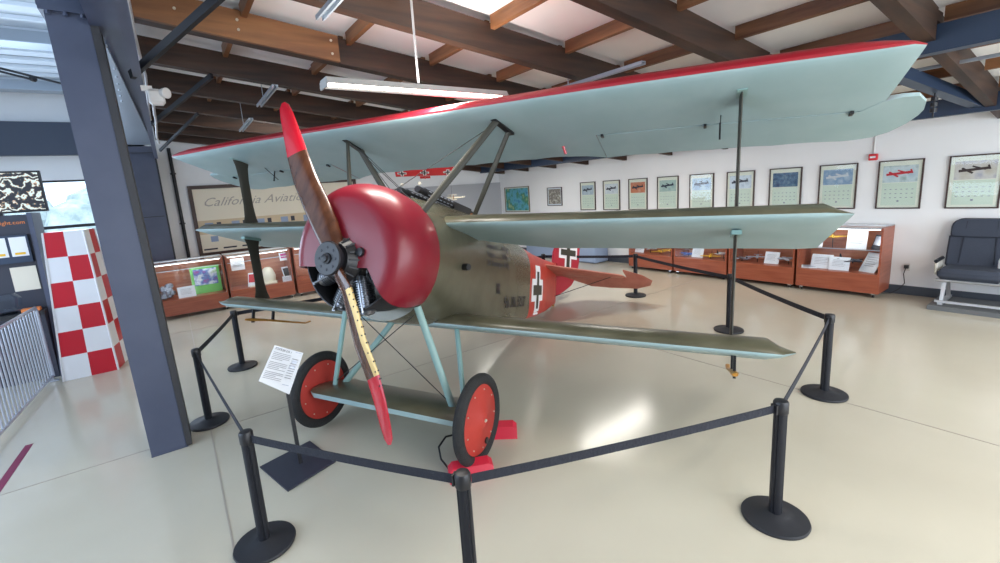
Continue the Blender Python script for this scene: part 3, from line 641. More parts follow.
# undercarriage
AXZ = -1.1485
def axrow(y, dx, tm):
    P = [(0, 0), (-.03, .03), (-.10, .052), (-.24, .058), (-.42, .04), (-.62, .0), (-.45, -.018), (-.25, -.04), (-.10, -.055), (-.02, -.045)]
    return [(-0.56 + dx + u * (1 - abs(dx)), y, AXZ + v * tm) for u, v in P]
g = GA(); g.loft([axrow(-.80, -.12, .3), axrow(-.77, -.04, .8), axrow(-.70, 0, 1), axrow(0, 0, 1), axrow(.72, 0, 1), axrow(.76, -.03, .9)], mf=lambda i, j: 0 if j < 5 else 1)
axw = ap('axle_wing', g, ['olive', 'under'])
for s in (-1, 1):
    for a, b in (((-0.56, s * 0.36, -0.33), (-0.74, s * 0.62, AXZ + .03)), ((-1.22, s * 0.34, -0.50), (-0.88, s * 0.64, AXZ + .03))):
        g = GA(); a, b = Vector(a), Vector(b); g.tube([a, b], .022, 12, flat=1.3); ap('undercarriage_strut', g, 'gear')
    W0 = Vector((-0.776 - .004, s * 0.815, AXZ - .022)); d = (0, s, 0)
    g = GA(); prof = [(.043 * math.sin(q), .306 + .045 * math.cos(q)) for q in [2 * PI * k / 16 for k in range(17)]]
    g.lathe(W0, d, prof, 64, cap=False); wh = ap('wheel', g, 'rubber', sharp=60)
    g = GA(); g.lathe(W0, d, [(-.060, .01), (-.058, .06), (-.02, .272), (.02, .274), (.055, .06), (.062, .05), (.064, .01)], 48); dsc = ap('wheel_disc', g, 'wheelred', wh, label='flat red wheel cover')
    g = GA()
    for k in range(9):
        a = 2 * PI * k / 9 + .3
        for sg in (-1, 1): g.sphere(W0 + Vector((.230 * math.cos(a), sg * .030, .230 * math.sin(a))), .007, n=6)
    for sg in (-1, 1): g.sphere(W0 + Vector((0, sg * .066, 0)), .014, n=8)
    ap('screws', g, 'screw', dsc)
    g = GA(); g.lathe(W0 + Vector((-.09, s * .038, -.18)), d, [(0, .026), (.008, .026), (.009, .004)], 12); ap('valve_hole', g, 'black', dsc)
g = GA(); g.cyl((-0.60, -.30, -.40), (-0.72, .60, AXZ + .08), .004, n=6); g.cyl((-0.60, .33, -.38), (-0.72, -.60, AXZ + .08), .004, n=6); g.cyl((-0.78, -.86, AXZ - .02), (-0.78, .86, AXZ - .02), .012, n=8)
ap('undercarriage_wire', g, 'wire')
# guns
for s in (-1, 1):
    y = 0.095 * s; g = G(lambda p: TA((p[0] - .07, p[1], p[2] - .035 + .04 * (p[0] + .9))))
    GT = g.T
    g.cyl((-0.80, y, 0.70), (-0.90, y, 0.70), .022, .03, n=12); g.cyl((-0.90, y, 0.70), (-1.40, y, 0.70), .034, n=14); g.box((-1.58, y, 0.69), (0.36, .05, .07)); g.box((-1.79, y, 0.68), (0.08, .045, .05)); g.bar((-1.45, y, .60), (-1.45, y, .68), .05, .03); g.cyl((-.79, y, .70), (-.84, y, .70), .03, n=10)
    for k in range(7):
        for a in range(6):
            g.box((-0.95 - k * .065, y + .0335 * math.cos(a * PI / 3 + .3), 0.70 + .0335 * math.sin(a * PI / 3 + .3)), (.035, .008, .008), 1)
    gun = ap('machine_gun', g, ['black', 'silver'])
    g = G(GT); g.lathe((-0.83, y, .755), (1, 0, .1), [(0, .014), (.006, .018), (.012, .014)], 14); ap('gun_sight', g, 'screw', gun)
# tail
zt_ = lambda x: 0.20 + 0.118 * (x + 4.3)
g = GA(); P = [(-4.22, 0.0), (-4.28, 0.12), (-5.17, 1.14), (-5.24, 1.19), (-5.38, 1.18), (-5.38, 0.0)]; full = P + [(x, -y) for x, y in reversed(P[1:-1])]
def slab(g, poly, zf, th, m=0):
    n = len(poly); cx = sum(p[0] for p in poly) / n; cy = sum(p[1] for p in poly) / n
    r0 = [(p[0], p[1], zf(*p)) for p in poly]
    def ins(dz): return [(cx + (p[0] - cx) * .93, cy + (p[1] - cy) * .965, zf(cx + (p[0] - cx) * .93, cy + (p[1] - cy) * .965) + dz) for p in poly]
    g.loft([ins(-th), r0, ins(th)], m)
slab(g, full, lambda x, y: zt_(x), .02); ap('tailplane', g, 'tail')
for s in (-1, 1):
    E = [(0, .10), (.16, .30), (.34, .55), (.37, .9), (.36, 1.36), (.24, 1.56), (.08, 1.60), (-.08, 1.47), (-.26, 1.17), (-.02, 1.215), (0, 1.2)]
    g = GA(); dr = rad(28)
    poly = [(-5.395 - u * math.cos(dr), s * v, u) for u, v in E]; zf = {}
    zh = zt_(-5.395)
    slab(g, [(p[0], p[1]) for p in poly], lambda x, y: zh + (x + 5.395) * math.tan(dr), .014); ap('elevator', g, 'tail')
g = GA(); dl = rad(16); HX0 = -5.34
Rp = [(-.12, .30), (-.10, .48), (.0, .68), (.16, .84), (.36, .945), (.54, .95), (.68, .85), (.755, .62), (.75, .34), (.68, .08), (.50, -.10), (.28, -.20), (.08, -.28), (0, -.30), (0, .28)]
def rudp(u, z, w): return (HX0 - u * math.cos(dl) - w * math.sin(dl) * 0, u * math.sin(dl) + w, z)
g.prism(Rp, -.018, .018, rudp); rud = ap('rudder', g, 'rudred')
def cross(fn, cu, cz, hw, hh, aw, b, mats_parent, name='cross_marking', dark='ink'):
    # white-bordered straight-armed cross: fn(u,z,lift) -> point
    def plus(a, hw, hh):
        return [(-a, -hh, a, hh)], [(-hw, -a, hw, a)]
    g = GA()
    for lift, m, aa, w_, h_ in ((.004, 0, aw + b, hw, hh), (.007, 1, aw, hw - b, hh - b)):
        for x0, z0, x1, z1 in ((-aa, -h_, aa, h_), (-w_, -aa, -aa, aa), (aa, -aa, w_, aa)):
            nx, nz = 3, 8
            for i in range(nx):
                for j in range(nz):
                    ua, ub = cu + x0 + (x1 - x0) * i / nx, cu + x0 + (x1 - x0) * (i + 1) / nx; za, zb = cz + z0 + (z1 - z0) * j / nz, cz + z0 + (z1 - z0) * (j + 1) / nz
                    g.add([fn(ua, za, lift), fn(ub, za, lift), fn(ub, zb, lift), fn(ua, zb, lift)], [(0, 1, 2, 3)], m)
    return ap(name, g, ['white', dark], mats_parent)
cross(lambda u, z, l: (u, side_y(u, z, l), z), -3.66, -0.19, .37, .345, .07, .085, fus, dark='strut')
cross(lambda u, z, l: (u, -side_y(u, z, l), z), -3.66, -0.19, .37, .345, .07, .085, fus, dark='strut')
cross(lambda u, z, l: rudp(u, z, .018 + l), .35, .50, .31, .40, .055, .055, rud, dark='strut')
g = GA(); g.cyl((-5.15, 0, -0.38), (-5.30, 0, -0.515), .03, .02, n=10); g.box((-5.32, 0, -.515), (.10, .05, .025)); ap('tail_skid', g, 'ash')
g = GA()
for s in (-1, 1): g.cyl((-5.2, s * .03, -.30), (-5.25, s * 0.98, zt_(-5.25) - .015), .006, n=6)
ap('tailplane_stay', g, 'wire')
# hatch, stub, lettering
g = GA(); g.add([(x, side_y(x, z, .006), z) for x, z in ((-1.95, -.12), (-2.05, -.12), (-2.05, -.23), (-1.95, -.23))], [(0, 1, 2, 3)]); ap('footstep_hole', g, 'black', fus)
g = GA(); g.cyl((-1.12, side_y(-1.12, 0.0) - .02, 0.01), (-1.10, side_y(-1.12, 0.0) + .06, 0.01), .03, n=14); ap('exhaust_stub', g, 'black', fus)
def side_fn(x0, z0): return lambda u, v: (x0 - u, side_y(x0 - u, z0 + v, .008), z0 + v)
g = GA(); g.text('Fok. DR.I 152/17', 0.17, (lambda f: lambda u, v: f(u * .62, v))(side_fn(-2.20, -0.385)), spacing=1.05, bold=.004); ap('lettering', g, 'ink', fus)
for k, t_ in enumerate(('Leergewicht ...... 406 Kg', 'Nutzlast ........... 180 Kg', 'Zul. Gesamtgew. 586 Kg')):
    g = GA(); g.text(t_, 0.078, (lambda f: lambda u, v: f(u * .8, v))(side_fn(-1.68, 0.235 - k * .088)), bold=.002); ap('lettering', g, 'ink', fus)

# ------------------------------------------------------------------ wheel chocks
def chock(x, y, rz, lab, L=0.33):
    g = G(); g.loft([[(xx, -0.10, 0), (xx, 0.09, 0), (xx, 0.05, hz * .6), (xx, 0.0, hz), (xx, -.07, hz * .8)] for xx, hz in ((-L / 2, .09), (-L / 2 + .03, .12), (L / 2 - .03, .12), (L / 2, .09))])
    t = solo('wheel_chock', g, 'chock', lab, 'wheel chock', 'red chocks at the port wheel', (x, y, 0), rz)
chock(1.545, 2.60, rad(-24), 'red rubber wheel chock in front of the near wheel')
chock(2.03, 2.90, rad(-38), 'red rubber wheel chock behind the near wheel')
g = G(); g.tube([(1.42, 2.70, 0.03), (1.39, 2.76, 0.10), (1.42, 2.84, .15), (1.52, 2.90, .17), (1.64, 2.92, .14), (1.80, 2.93, .06), (1.92, 2.94, .03)], .008, 6)
solo('chock_rope', g, 'black', 'thin black cord joining the two red chocks', 'cord')

# ------------------------------------------------------------------ belt barrier posts
PH = 0.77
def post(x, y, lab):
    t = thing('barrier_post', lab, 'stanchion', (x, y, 0), 0, 'belt barrier posts around the aeroplane')
    part('base', G().lathe((0, 0, 0), (0, 0, 1), [(0, .176), (.012, .180), (.022, .176), (.032, .11), (.045, .055), (.05, .045)], 40), 'basegrey', t)
    g = G(); n = 32; rings = []
    for z in (.04, PH - .06): rings.append([((.035 if k % 8 not in (0,) else .029) * math.cos(2 * PI * k / n), (.035 if k % 8 not in (0,) else .029) * math.sin(2 * PI * k / n), z) for k in range(n)])
    g.loft(rings); part('pole', g, 'blackp', t)
    g = G(); g.lathe((0, 0, PH - .075), (0, 0, 1), [(0, .038), (.005, .040), (.065, .040), (.075, .034), (.078, .02)], 24); part('belt_head', g, 'black', t)
    return t
pts = [((0.945, 1.669), 'black barrier post cut off by the bottom edge, between the two large ones'), ((2.713, 1.016), 'large black barrier post at lower right'), ((4.697, 1.414), 'black barrier post at the right beyond the wing tip'),
       ((5.884, 2.868), 'black barrier post behind the right wing strut'), ((6.683, 4.911), 'black barrier post behind the tailplane tip'), ((5.82, 6.38), 'black barrier post partly hidden behind the red tail section'),
       ((0.48, 6.454), 'black barrier post below the left wing tips'), ((0.002, 4.97), 'black barrier post just right of the steel column'), ((0.166, 2.849), 'large black barrier post at lower left')]
posts = [post(p[0], p[1], l) for p, l in pts]
for i in range(9):
    a, b = Vector((*pts[i][0], 0)), Vector((*pts[(i + 1) % 9][0], 0)); d = (b - a); L = d.length; d.normalize(); g = G(); rings = []
    nrm = Vector((-d.y, d.x, 0)); n = 12; sag = 0.012 * L * .5
    for k in range(n + 1):
        t = k / n; p = d * (.042 + (L - .084) * t); z = PH - .045 - 4 * sag * t * (1 - t)
        rings.append([p + nrm * sx * .0025 + Vector((0, 0, z + sz * .024)) for sx, sz in ((-1, -1), (1, -1), (1, 1), (-1, 1))])
    g.loft(rings); part('belt', g, 'belt', posts[i])
    g = G(); g.box((d * (L - .046)) + Vector((0, 0, PH - .045)), (.012, .04, .056), rz=math.atan2(d.y, d.x)); part('belt_clip', g, 'black', posts[i])

# ------------------------------------------------------------------ information stand
inf = thing('information_stand', 'information sign on a square black base before the propeller', 'sign stand', (0.54, 3.60, 0), 0)
g = G(); pl = [(-.264, .17), (.159, .295), (.247, -.168), (-.149, -.306)]; g.loft([[(x, y, z) for x, y in reversed(pl)] for z in (0, .014)]); part('base_plate', g, 'kiosk', inf)
part('pole', G().bar((0.012, 0, .014), (0.0, 0, .66), .028, .028, up=(0, 1, 0)), 'black', inf)
c00 = Vector((-.19, -.07, .80)); c10 = Vector((0.0, -.06, .632)); 
TL, TR, BR, BL = Vector((-.03, .05, 1.01)), Vector((.165, .045, .895)), Vector((.0, -.06, .632)), Vector((-.19, -.055, .80))
nrm = (TR - TL).cross(BL - TL).normalized()
if nrm.y > 0: nrm = -nrm
def panel(a0, b0, a1, b1, l): 
    f = lambda a, b: TL + (TR - TL) * a + (BL - TL) * b + nrm * l
    return [f(a0, b0), f(a1, b0), f(a1, b1), f(a0, b1)]
g = G(); g.loft([[p - nrm * .012 for p in (TL, TR, BR, BL)], [TL, TR, BR, BL]])
sp = part('sign_panel', g, 'white', inf)
g = G()
fn = lambda u, v: TL + (TR - TL) * (u / .23) + (BL - TL) * (-v / .27) + nrm * .0015
g.text('FOKKER DR.1', .022, lambda u, v: fn(u + .012, v - .028), 0)
for k in range(17):
    if k in (5, 11): continue
    g.add([fn(.012, -.045 - k * .012), fn(.150 if k % 5 != 4 else .10, -.045 - k * .012), fn(.150 if k % 5 != 4 else .10, -.0485 - k * .012), fn(.012, -.0485 - k * .012)], [(0, 1, 2, 3)], 1)
for k in range(9): g.add([fn(.165, -.06 - k * .018), fn(.215, -.06 - k * .018), fn(.215, -.065 - k * .018), fn(.165, -.065 - k * .018)], [(0, 1, 2, 3)], 1)
for b in (-.07, -.11): g.add([fn(.17, b), fn(.21, b), fn(.21, b - .025), fn(.17, b - .025)], [(0, 1, 2, 3)], 2)
for (u0, v0) in ((.012, -.008), (.17, -.008), (.17, -.255)): g.add([fn(u0, v0), fn(u0 + .05, v0), fn(u0 + .05, v0 - .005), fn(u0, v0 - .005)], [(0, 1, 2, 3)], 2)
part('printed_text', g, ['ink', 'greyink', 'silver'], sp)

# ------------------------------------------------------------------ display cases
def display_case(loc, rz, Wd, lab, group, depth=.55, H=1.09, skirt=.30, cast=True, shelf=.72):
    t = thing('display_case', lab, 'display case', loc, rz, group)   # front faces local -y, x along the width
    z0 = .07; D = depth
    g = G(); g.box((0, D / 2 - .0, z0 + skirt / 2), (Wd, D, skirt)); part('plinth', g, 'casewood', t)
    for s in (-1, 1): part('side_panel', G().box((s * (Wd / 2 - .0125), D / 2, (z0 + skirt + H) / 2), (.025, D, H - z0 - skirt)), 'casewood', t)
    part('back_panel', G().box((0, D - .01, (z0 + skirt + H) / 2), (Wd - .05, .02, H - z0 - skirt)), 'casein', t)
    g = G(); g.box((0, .012, H - .012), (Wd - .05, .024, .024)); g.box((0, D - .10, H + .002), (Wd, .2, .02)); part('top_frame', g, 'alu', t)
    part('top_glass', G().box((0, D / 2 - .05, H), (Wd - .05, D - .1, .006)), 'glass', t)
    part('strip_light', G().box((0, .045, H - .032), (Wd - .10, .02, .010)), 'striplight', t)
    ca, sa = math.cos(rz), math.sin(rz); area_light('case_fill', (loc[0] - sa * .10, loc[1] + ca * .10, H - .05), (Wd - .2, .04), 2.2, (1, .96, .9), (rad(18), 0, rz))  # extra area light added to brighten the case interior
    part('shelf', G().box((0, D * .62, shelf), (Wd - .06, D * .62, .008)), 'glass', t)
    part('shelf_edge', G().box((0, D * .31, shelf), (Wd - .06, .01, .012)), 'alu', t)
    part('front_glass', G().box((0, .006, (z0 + skirt + H) / 2), (Wd - .05, .006, H - z0 - skirt - .02)), 'glass', t)
    if cast:
        for sx in (-1, 1):
            for yy in (.06, D - .06):
                c = G(); c.cyl((sx * (Wd / 2 - .07) - .012, yy, .03), (sx * (Wd / 2 - .07) + .012, yy, .03), .03, n=14); c.box((sx * (Wd / 2 - .07), yy, .055), (.05, .05, .03), 1)
                part('caster', c, ['black', 'chrome'], t)
    return t
CX = 8.74
cy = [2.60, 3.75, 4.90, 6.05]
labs = ['cherry wood glass display case nearest the airline seat', 'cherry wood glass display case with shiny wrapped models, second from the seat', 'cherry wood display case with blue models, third from the seat', 'cherry wood display case farthest from the seat, by the tail']
for y, l in zip(cy, labs): display_case((CX, y, 0), rad(-90), 1.11, l, 'display cases along the right wall')
# local->world for items in right cases: x_world = CX + depth, y_world = y - u
def card(loc, w, h, lean, rz, lab, group=None, m='white', pic=None, cat='card'):
    g = G(); dy = math.sin(lean) * h; dz = math.cos(lean) * h
    g.loft([[(-w / 2, 0, 0), (w / 2, 0, 0), (w / 2, .006, 0), (-w / 2, .006, 0)], [(-w / 2, dy, dz), (w / 2, dy, dz), (w / 2, dy + .006, dz), (-w / 2, dy + .006, dz)]], 0)
    def at(u, v, l): return (u * w / 2, dy * v - l, dz * v + l * math.tan(lean) * .3)
    if pic: g.add([at(-.8, .3, .003), at(.8, .3, .003), at(.8, .9, .003), at(-.8, .9, .003)], [(0, 1, 2, 3)], 1)
    for k in range(5):
        v = .75 - k * .11
        if not pic: g.add([at(-.7, v, .003), at(.6 - .1 * (k % 3), v, .003), at(.6 - .1 * (k % 3), v + .02, .003), at(-.7, v + .02, .003)], [(0, 1, 2, 3)], 1)
    return solo('display_card', g, [m, pic or 'greyink'], lab, cat, group, loc, rz)
def model_plane(loc, rz, L, m, lab, group=None, stand=0.0, m2='black'):
    t = thing('model_aeroplane', lab, 'model aeroplane', loc, rz, group); z = stand + .05
    part('body', G().tube([(-L / 2, 0, z), (-L / 2 + .02, 0, z), (-L * .2, 0, z), (L * .15, 0, z + .005), (L / 2, 0, z + .01)], [.008, .02, .028, .022, .006], 10), m, t)
    part('wing', G().loft([[(-L * .22, y, z - .005), (-L * .05, y, z - .005), (-L * .05, y, z + .004), (-L * .22, y, z + .006)] for y in (-L * .55, L * .55)]), m, t)
    part('tailplane', G().loft([[(L * .38, y, z + .01), (L * .48, y, z + .01), (L * .48, y, z + .015), (L * .38, y, z + .015)] for y in (-L * .2, L * .2)]), m, t)
    part('fin', G().loft([[(L * .36, -.003, z + .01), (L * .49, -.003, z + .01), (L * .49, .003, z + .01), (L * .36, .003, z + .01)], [(L * .44, -.003, z + .09), (L * .49, -.003, z + .09), (L * .49, .003, z + .09), (L * .44, .003, z + .09)]]), m2, t)
    if stand: part('stand', G().cyl((0, 0, 0), (0, 0, z - .02), .006, n=8), m2, t)
    else: part('stand', G().cyl((-L * .1, 0, 0), (-L * .1, 0, z - .02), .01, n=8), m2, t)
    return t
zs, zp = .724, .372   # shelf top, plinth top
rzR = rad(-90)
card((CX + .22, 2.42, zs), .26, .30, .18, rzR, 'plain white card upright on the top shelf of the nearest case', 'cards in the right hand cases')
card((CX + .25, 2.19, zs), .14, .24, .35, rzR - .5, 'dark framed photograph leaning at the right of the top shelf, nearest case', None, 'kiosk', 'silver', 'framed photograph')
card((CX + .24, 2.98, zs), .20, .26, .25, rzR, 'white booklet left on the top shelf of the nearest case', 'cards in the right hand cases')
model_plane((CX + .28, 2.75, zs), rad(200), .36, 'yellow', 'bright yellow model aeroplane on the top shelf, nearest case', None, .13)
card((CX + .16, 2.86, zp), .30, .24, .35, rzR, 'wide white sheet at the left of the lower level, nearest case', 'cards in the right hand cases')
card((CX + .12, 2.60, zp), .27, .22, .30, rzR, 'white sheet in the middle of the lower level, nearest case', 'cards in the right hand cases')
card((CX + .16, 2.25, zp), .24, .34, .55, rzR - .40, 'large tilted white sheet at the right of the lower level, nearest case', 'cards in the right hand cases')
card((CX + .10, 3.00, zp), .22, .10, 1.2, rzR + .3, 'open printed leaflet lying at the left of the nearest case', None, 'white', 'silver', 'leaflet')
model_plane((CX + .2, 2.47, zp + .12), rad(75), .34, 'kiosk', 'dark model aeroplane before the white sheet, nearest case', None, .0, 'iron')
cols = ['silver', 'silver', 'bluegrey', 'black', 'blueth', 'yellow', 'white', 'silver']
wh = {1: 'second case from the seat', 2: 'third case from the seat', 3: 'farthest case'}
for ci in (1, 2, 3):
    for lv, z in ((0, zp), (1, zs)):
        for k in range(4):
            y = cy[ci] + .40 - k * .26; c = [['silver', 'silver', 'bluegrey', 'silver'], ['blueth', 'bluegrey', 'yellow', 'white'], ['black', 'silver', 'yellow', 'yellow']][ci - 1][(k + lv) % 4]
            if (k + ci + lv) % 4 == 3:
                card((CX + .18, y, z), .24, .22, .3, rzR, 'white card among the models in the %s' % wh[ci], 'cards in the %s' % wh[ci])
            else:
                model_plane((CX + .24, y, z), rad(20 + 70 * ((k * 7 + ci * 3) % 5)), .34, c, 'small %s model aeroplane crowded in the %s' % ({'silver': 'silver', 'bluegrey': 'slate blue', 'black': 'black', 'blueth': 'blue', 'yellow': 'yellow', 'white': 'white'}[c], wh[ci]), 'models in the %s' % wh[ci], .06 if k % 2 else 0)
# cases at the back left
LY = 10.45
for x, l in ((0.12, 'cherry wood display case showing a green framed picture, behind the steel column'), (1.42, 'cherry wood display case behind the left wing struts'), (2.74, 'cherry wood display case mostly hidden by the cowling')):
    display_case((x, LY, 0), 0, 1.26, l, 'display cases at the back', depth=.62, H=1.10, skirt=.30, cast=True, shelf=.93)
g = G(); 
card((0.42, LY + .30, zp), .52, .56, .12, 0, 'bright green framed picture of an aeroplane in the back left case', None, 'green', art('aero_print', [(.45, .03, .2), (.1, .2, .5), (.75, .8, .85), (.3, .5, .2)], 6), 'framed picture')
card((0.05, LY + .12, zp), .30, .22, .2, .1, 'blank white card left of the green picture')
g = G()
for k in range(14): g.sphere((random.uniform(-.14, .14), random.uniform(-.08, .08), .05 + random.uniform(0, .22)), random.uniform(.05, .08), n=6)
solo('crumpled_plastic', g, 'silver', 'crumpled clear plastic in the left corner of the back case', 'plastic', None, (-0.26, LY + .22, zp), sharp=5)
card((1.03, LY + .25, zp + .38), .26, .26, .1, 0, 'white sheet at the upper left of the case behind the wing struts')
card((1.22, LY + .16, zp), .16, .30, .35, -.5, 'small tilted red and white photo card in the back case', None, 'white', 'alarm', 'photo card')
card((2.0, LY + .22, zp), .20, .32, .3, .35, 'tilted card with a black round emblem in the back case', None, 'white', 'ink')
card((2.0, LY + .3, zp + .45), .24, .18, .3, 0, 'white card with red lettering at the upper right of the back case', None, 'white', 'magenta')
card((1.95, LY + .10, zp), .22, .12, .1, 0, 'low white label at the right of the back case')
g = G(); g.lathe((0, 0, 0), (0, 0, 1), [(0, .10), (.03, .14), (.16, .15), (.30, .10), (.34, .06), (.35, .02)], 24)
solo('pale_helmet', g, 'parch', 'pale rounded object behind the left wing strut in the case', 'helmet', None, (1.60, LY + .34, zp))
g = G(); g.box((0, 0, .01), (.55, .22, .02)); g.box((.08, .02, .03), (.4, .18, .02), rz=.2)
solo('papers', g, 'parch', 'cream papers lying in the case behind the wing strut', 'papers', None, (1.45, LY + .2, zp))

# ------------------------------------------------------------------ pictures
def picture(yl, zt, w, h, lab, name, style, frame='frame', group='calendar pictures on the right wall', sheet=None):
    # hung on the right wall; yl = Y of the left edge as seen, extends towards smaller Y
    t = thing(name, lab, 'picture', (XA, yl - w / 2, zt - h), 0, group)
    x = -.028; fw = .018
    g = G(); 
    for (u0, u1, z0, z1) in ((-w / 2, w / 2, 0, fw), (-w / 2, w / 2, h - fw, h), (-w / 2, -w / 2 + fw, fw, h - fw), (w / 2 - fw, w / 2, fw, h - fw)):
        g.box((-.015, (u0 + u1) / 2, (z0 + z1) / 2), (.03, u1 - u0, z1 - z0))
    part('frame', g, frame, t)
    part('sheet', G().box((-.012, 0, h / 2), (.006, w - 2 * fw, h - 2 * fw)), sheet or 'cream', t)
    if style is not None:
        if style[0] == 'cal':
            part('calendar_leaf', G().box((-.017, 0, h * .30), (.003, w - .12, h * .46)), 'mint', t)
            part('painted_image', G().box((-.017, 0, h * .715), (.003, w - .12, h * .34)), style[1], t)
            g = G()
            for r in range(3):
                for c in range(6): g.box((-.0195, -w * .3 + c * w * .12, h * .40 - r * h * .085), (.001, .022, .010))
            g.cyl((-.0195, 0, h * .16), (-.0205, 0, h * .16), .015, n=10)
            part('calendar_print', g, 'greyink', t)
            if style[2] is not None:
                g = G(); zc = h * .72; g.bar((-.0195, .16, zc - .01), (-.0195, -.14, zc + .02), .004, .035); g.bar((-.02, .13, zc + .03), (-.02, .02, zc - .045), .004, .025); g.bar((-.02, .03, zc + .05), (-.02, -.10, zc - .0), .004, .02); g.bar((-.02, -.12, zc + .06), (-.02, -.14, zc), .004, .02)
                part('painted_aeroplane', g, style[2], t)
        else:
            part('painted_image', G().box((-.017, 0, h / 2), (.003, w - .10, h - .10)), style[1], t)
    part('glazing', G().box((-.024, 0, h / 2), (.002, w - 2 * fw, h - 2 * fw)), 'glass', t)
sky = [(.45, .55, .62), (.72, .76, .74), (.30, .38, .42)]
A = lambda n, c, s=5: art(n, c, s)
styles = [('cal', A('a0', [(.62, .66, .68), (.42, .50, .55), (.8, .8, .78)]), 'kiosk'), ('cal', A('a1', [(.55, .60, .62), (.75, .76, .75), (.4, .45, .5)]), 'kiosk'), ('cal', A('a2', [(.70, .25, .12), (.60, .18, .08), (.75, .45, .3)]), 'kiosk'), ('cal', A('a3', [(.30, .42, .40), (.5, .6, .5), (.2, .3, .35)]), 'kiosk'),
          ('cal', A('a4', [(.25, .34, .45), (.5, .58, .62), (.7, .7, .6)]), 'frame'), ('cal', A('a5', [(.5, .55, .6), (.75, .78, .8), (.3, .35, .45)]), 'kiosk'), ('cal', A('a6', [(.02, .05, .12), (.08, .15, .24), (.2, .28, .3)], 14), None), ('cal', A('a7', [(.55, .62, .66), (.25, .36, .50), (.7, .74, .74)]), 'plast'),
          ('cal', A('a8', [(.45, .55, .58), (.68, .72, .70), (.15, .25, .2)]), 'alarm'), ('cal', A('a9', [(.55, .45, .32), (.7, .62, .55), (.3, .28, .4)]), 'frame')]
desc = ['calendar print farthest left of the long row, in pale colours', 'pale calendar print second from the left of the long row', 'calendar print with an orange picture, third of the row', 'calendar print with a green-grey aeroplane, fourth of the row', 'calendar print with a blue biplane, fifth of the row',  # leftmost print has pale art colours
        'calendar print seen behind the wing strut, sixth of the row', 'calendar print with a very dark blue picture', 'calendar print with a pale blue seaplane over water', 'calendar print with a red aeroplane flying over trees', 'calendar print with a brownish aeroplane above the airline seat']
for i in range(10):
    yl = 1.52 + 0.827 ** 0 * (9 - i) * 0.782
    picture(yl, 2.084, .523, .743, desc[i], 'calendar_picture', styles[i])
picture(11.90, 2.09, 1.22, .80, 'painting in blue and green with a bronze frame, near the corner', 'framed_painting', ('p', A('p0', [(.05, .25, .45), (.15, .5, .6), (.05, .25, .12), (.5, .6, .3)], 4)), 'gold', None, 'parch')
picture(9.86, 2.0, .60, .53, 'small sepia sketch in a dark frame beside the blue painting', 'framed_sketch', ('p', A('p1', [(.75, .7, .6), (.2, .15, .12), (.7, .62, .5)], 9)), 'frame', None, 'white')
# fire alarm with its conduit
fa = thing('fire_alarm', 'small red fire alarm box on the wall between two calendar prints', 'fire alarm', (XA, 2.376, 2.12), 0)
part('box', G().box((-.03, 0, .035), (.06, .11, .10), bev=.01), 'alarm', fa)
part('label_plate', G().box((-.062, 0, .035), (.004, .07, .03)), 'white', fa)
part('conduit', G().cyl((-.015, 0, .08), (-.015, 0, .42), .012, n=8), 'plast', fa)
ou = thing('wall_outlet', 'black plug and outlet low on the wall with a hanging cord', 'outlet', (XA, 1.857, .434), 0)
part('plate', G().box((-.008, 0, 0), (.012, .07, .11)), 'plast', ou)
part('plug', G().box((-.035, 0, .01), (.045, .05, .05)), 'black', ou)
part('cord', G().tube([(-.05, 0, .01), (-.06, .02, -.1), (-.05, -.0, -.25), (-.07, .06, -.35), (-.10, .14, -.42), (-.14, .24, -.427), (-.05, .26, -.40), (-.03, .25, -.2), (-.05, .20, .0), (-.10, .19, .0)], .006, 6), 'black', ou)

# ------------------------------------------------------------------ airline seats
st = thing('airline_seat', 'charcoal fabric airline seat pair on a grey slab against the right wall', 'airline seat', (8.85, 0.90, 0), 0)
part('floor_slab', G().box((0, -.10, .03), (.74, 1.30, .06)), 'slab', st)
def cushion(c, d, b=.05): return G().box(c, d, bev=b)
for k, yc in enumerate((0.205, -0.415)):
    part('seat_cushion', cushion((-.05, yc, .50), (.50, .61, .15), .05), 'seat', st)
    bx = .20
    def slabp(y0, y1, z0, z1, x, t, rnd=0):
        g = G(); lean = .22
        yc_, zc = (y0 + y1) / 2, (z0 + z1) / 2; hw, hh = (y1 - y0) / 2, (z1 - z0) / 2; r = []
        for lx, sc in ((-t / 2, .93), (-t * .3, 1), (t * .3, 1), (t / 2, .95)):
            ring = []
            for (sy, sz, a0) in ((1, 1, 0), (-1, 1, 90), (-1, -1, 180), (1, -1, 270)):
                rr = rnd if sz > 0 else min(.03, rnd + .02)
                rr = min(rr, hw * .9, hh * .9)
                for q in range(5):
                    a = rad(a0 + 22.5 * q); u = sy * (hw - rr) + rr * math.cos(a); v = sz * (hh - rr) + rr * math.sin(a)
                    ring.append((x + lx + (zc + v - .55) * lean, yc_ + u * sc, zc + v * sc))
            r.append(ring)
        g.loft(r); return g
    part('backrest', slabp(yc - .305, yc + .305, .55, 1.0, bx, .12, .06), 'seat', st)
    part('headrest', slabp(yc - .295, yc + .295, .965, 1.21, bx - .01, .12, .15), 'seat', st)
    g = G()
    for zz in (.965,): g.tube([(bx - .065 + (zz - .55) * .22, yc - .30, zz), (bx - .07 + (zz - .55) * .22, yc, zz), (bx - .065 + (zz - .55) * .22, yc + .30, zz)], .008, 6)
    for yy in (-.17, .17): g.tube([(bx - .064 + (zz - .55) * .22, yc + yy * (1 - (zz - .55) * .25), zz) for zz in (.6, .8, .96, 1.1, 1.18)], .007, 6)
    part('piping', g, 'seatpip', st)
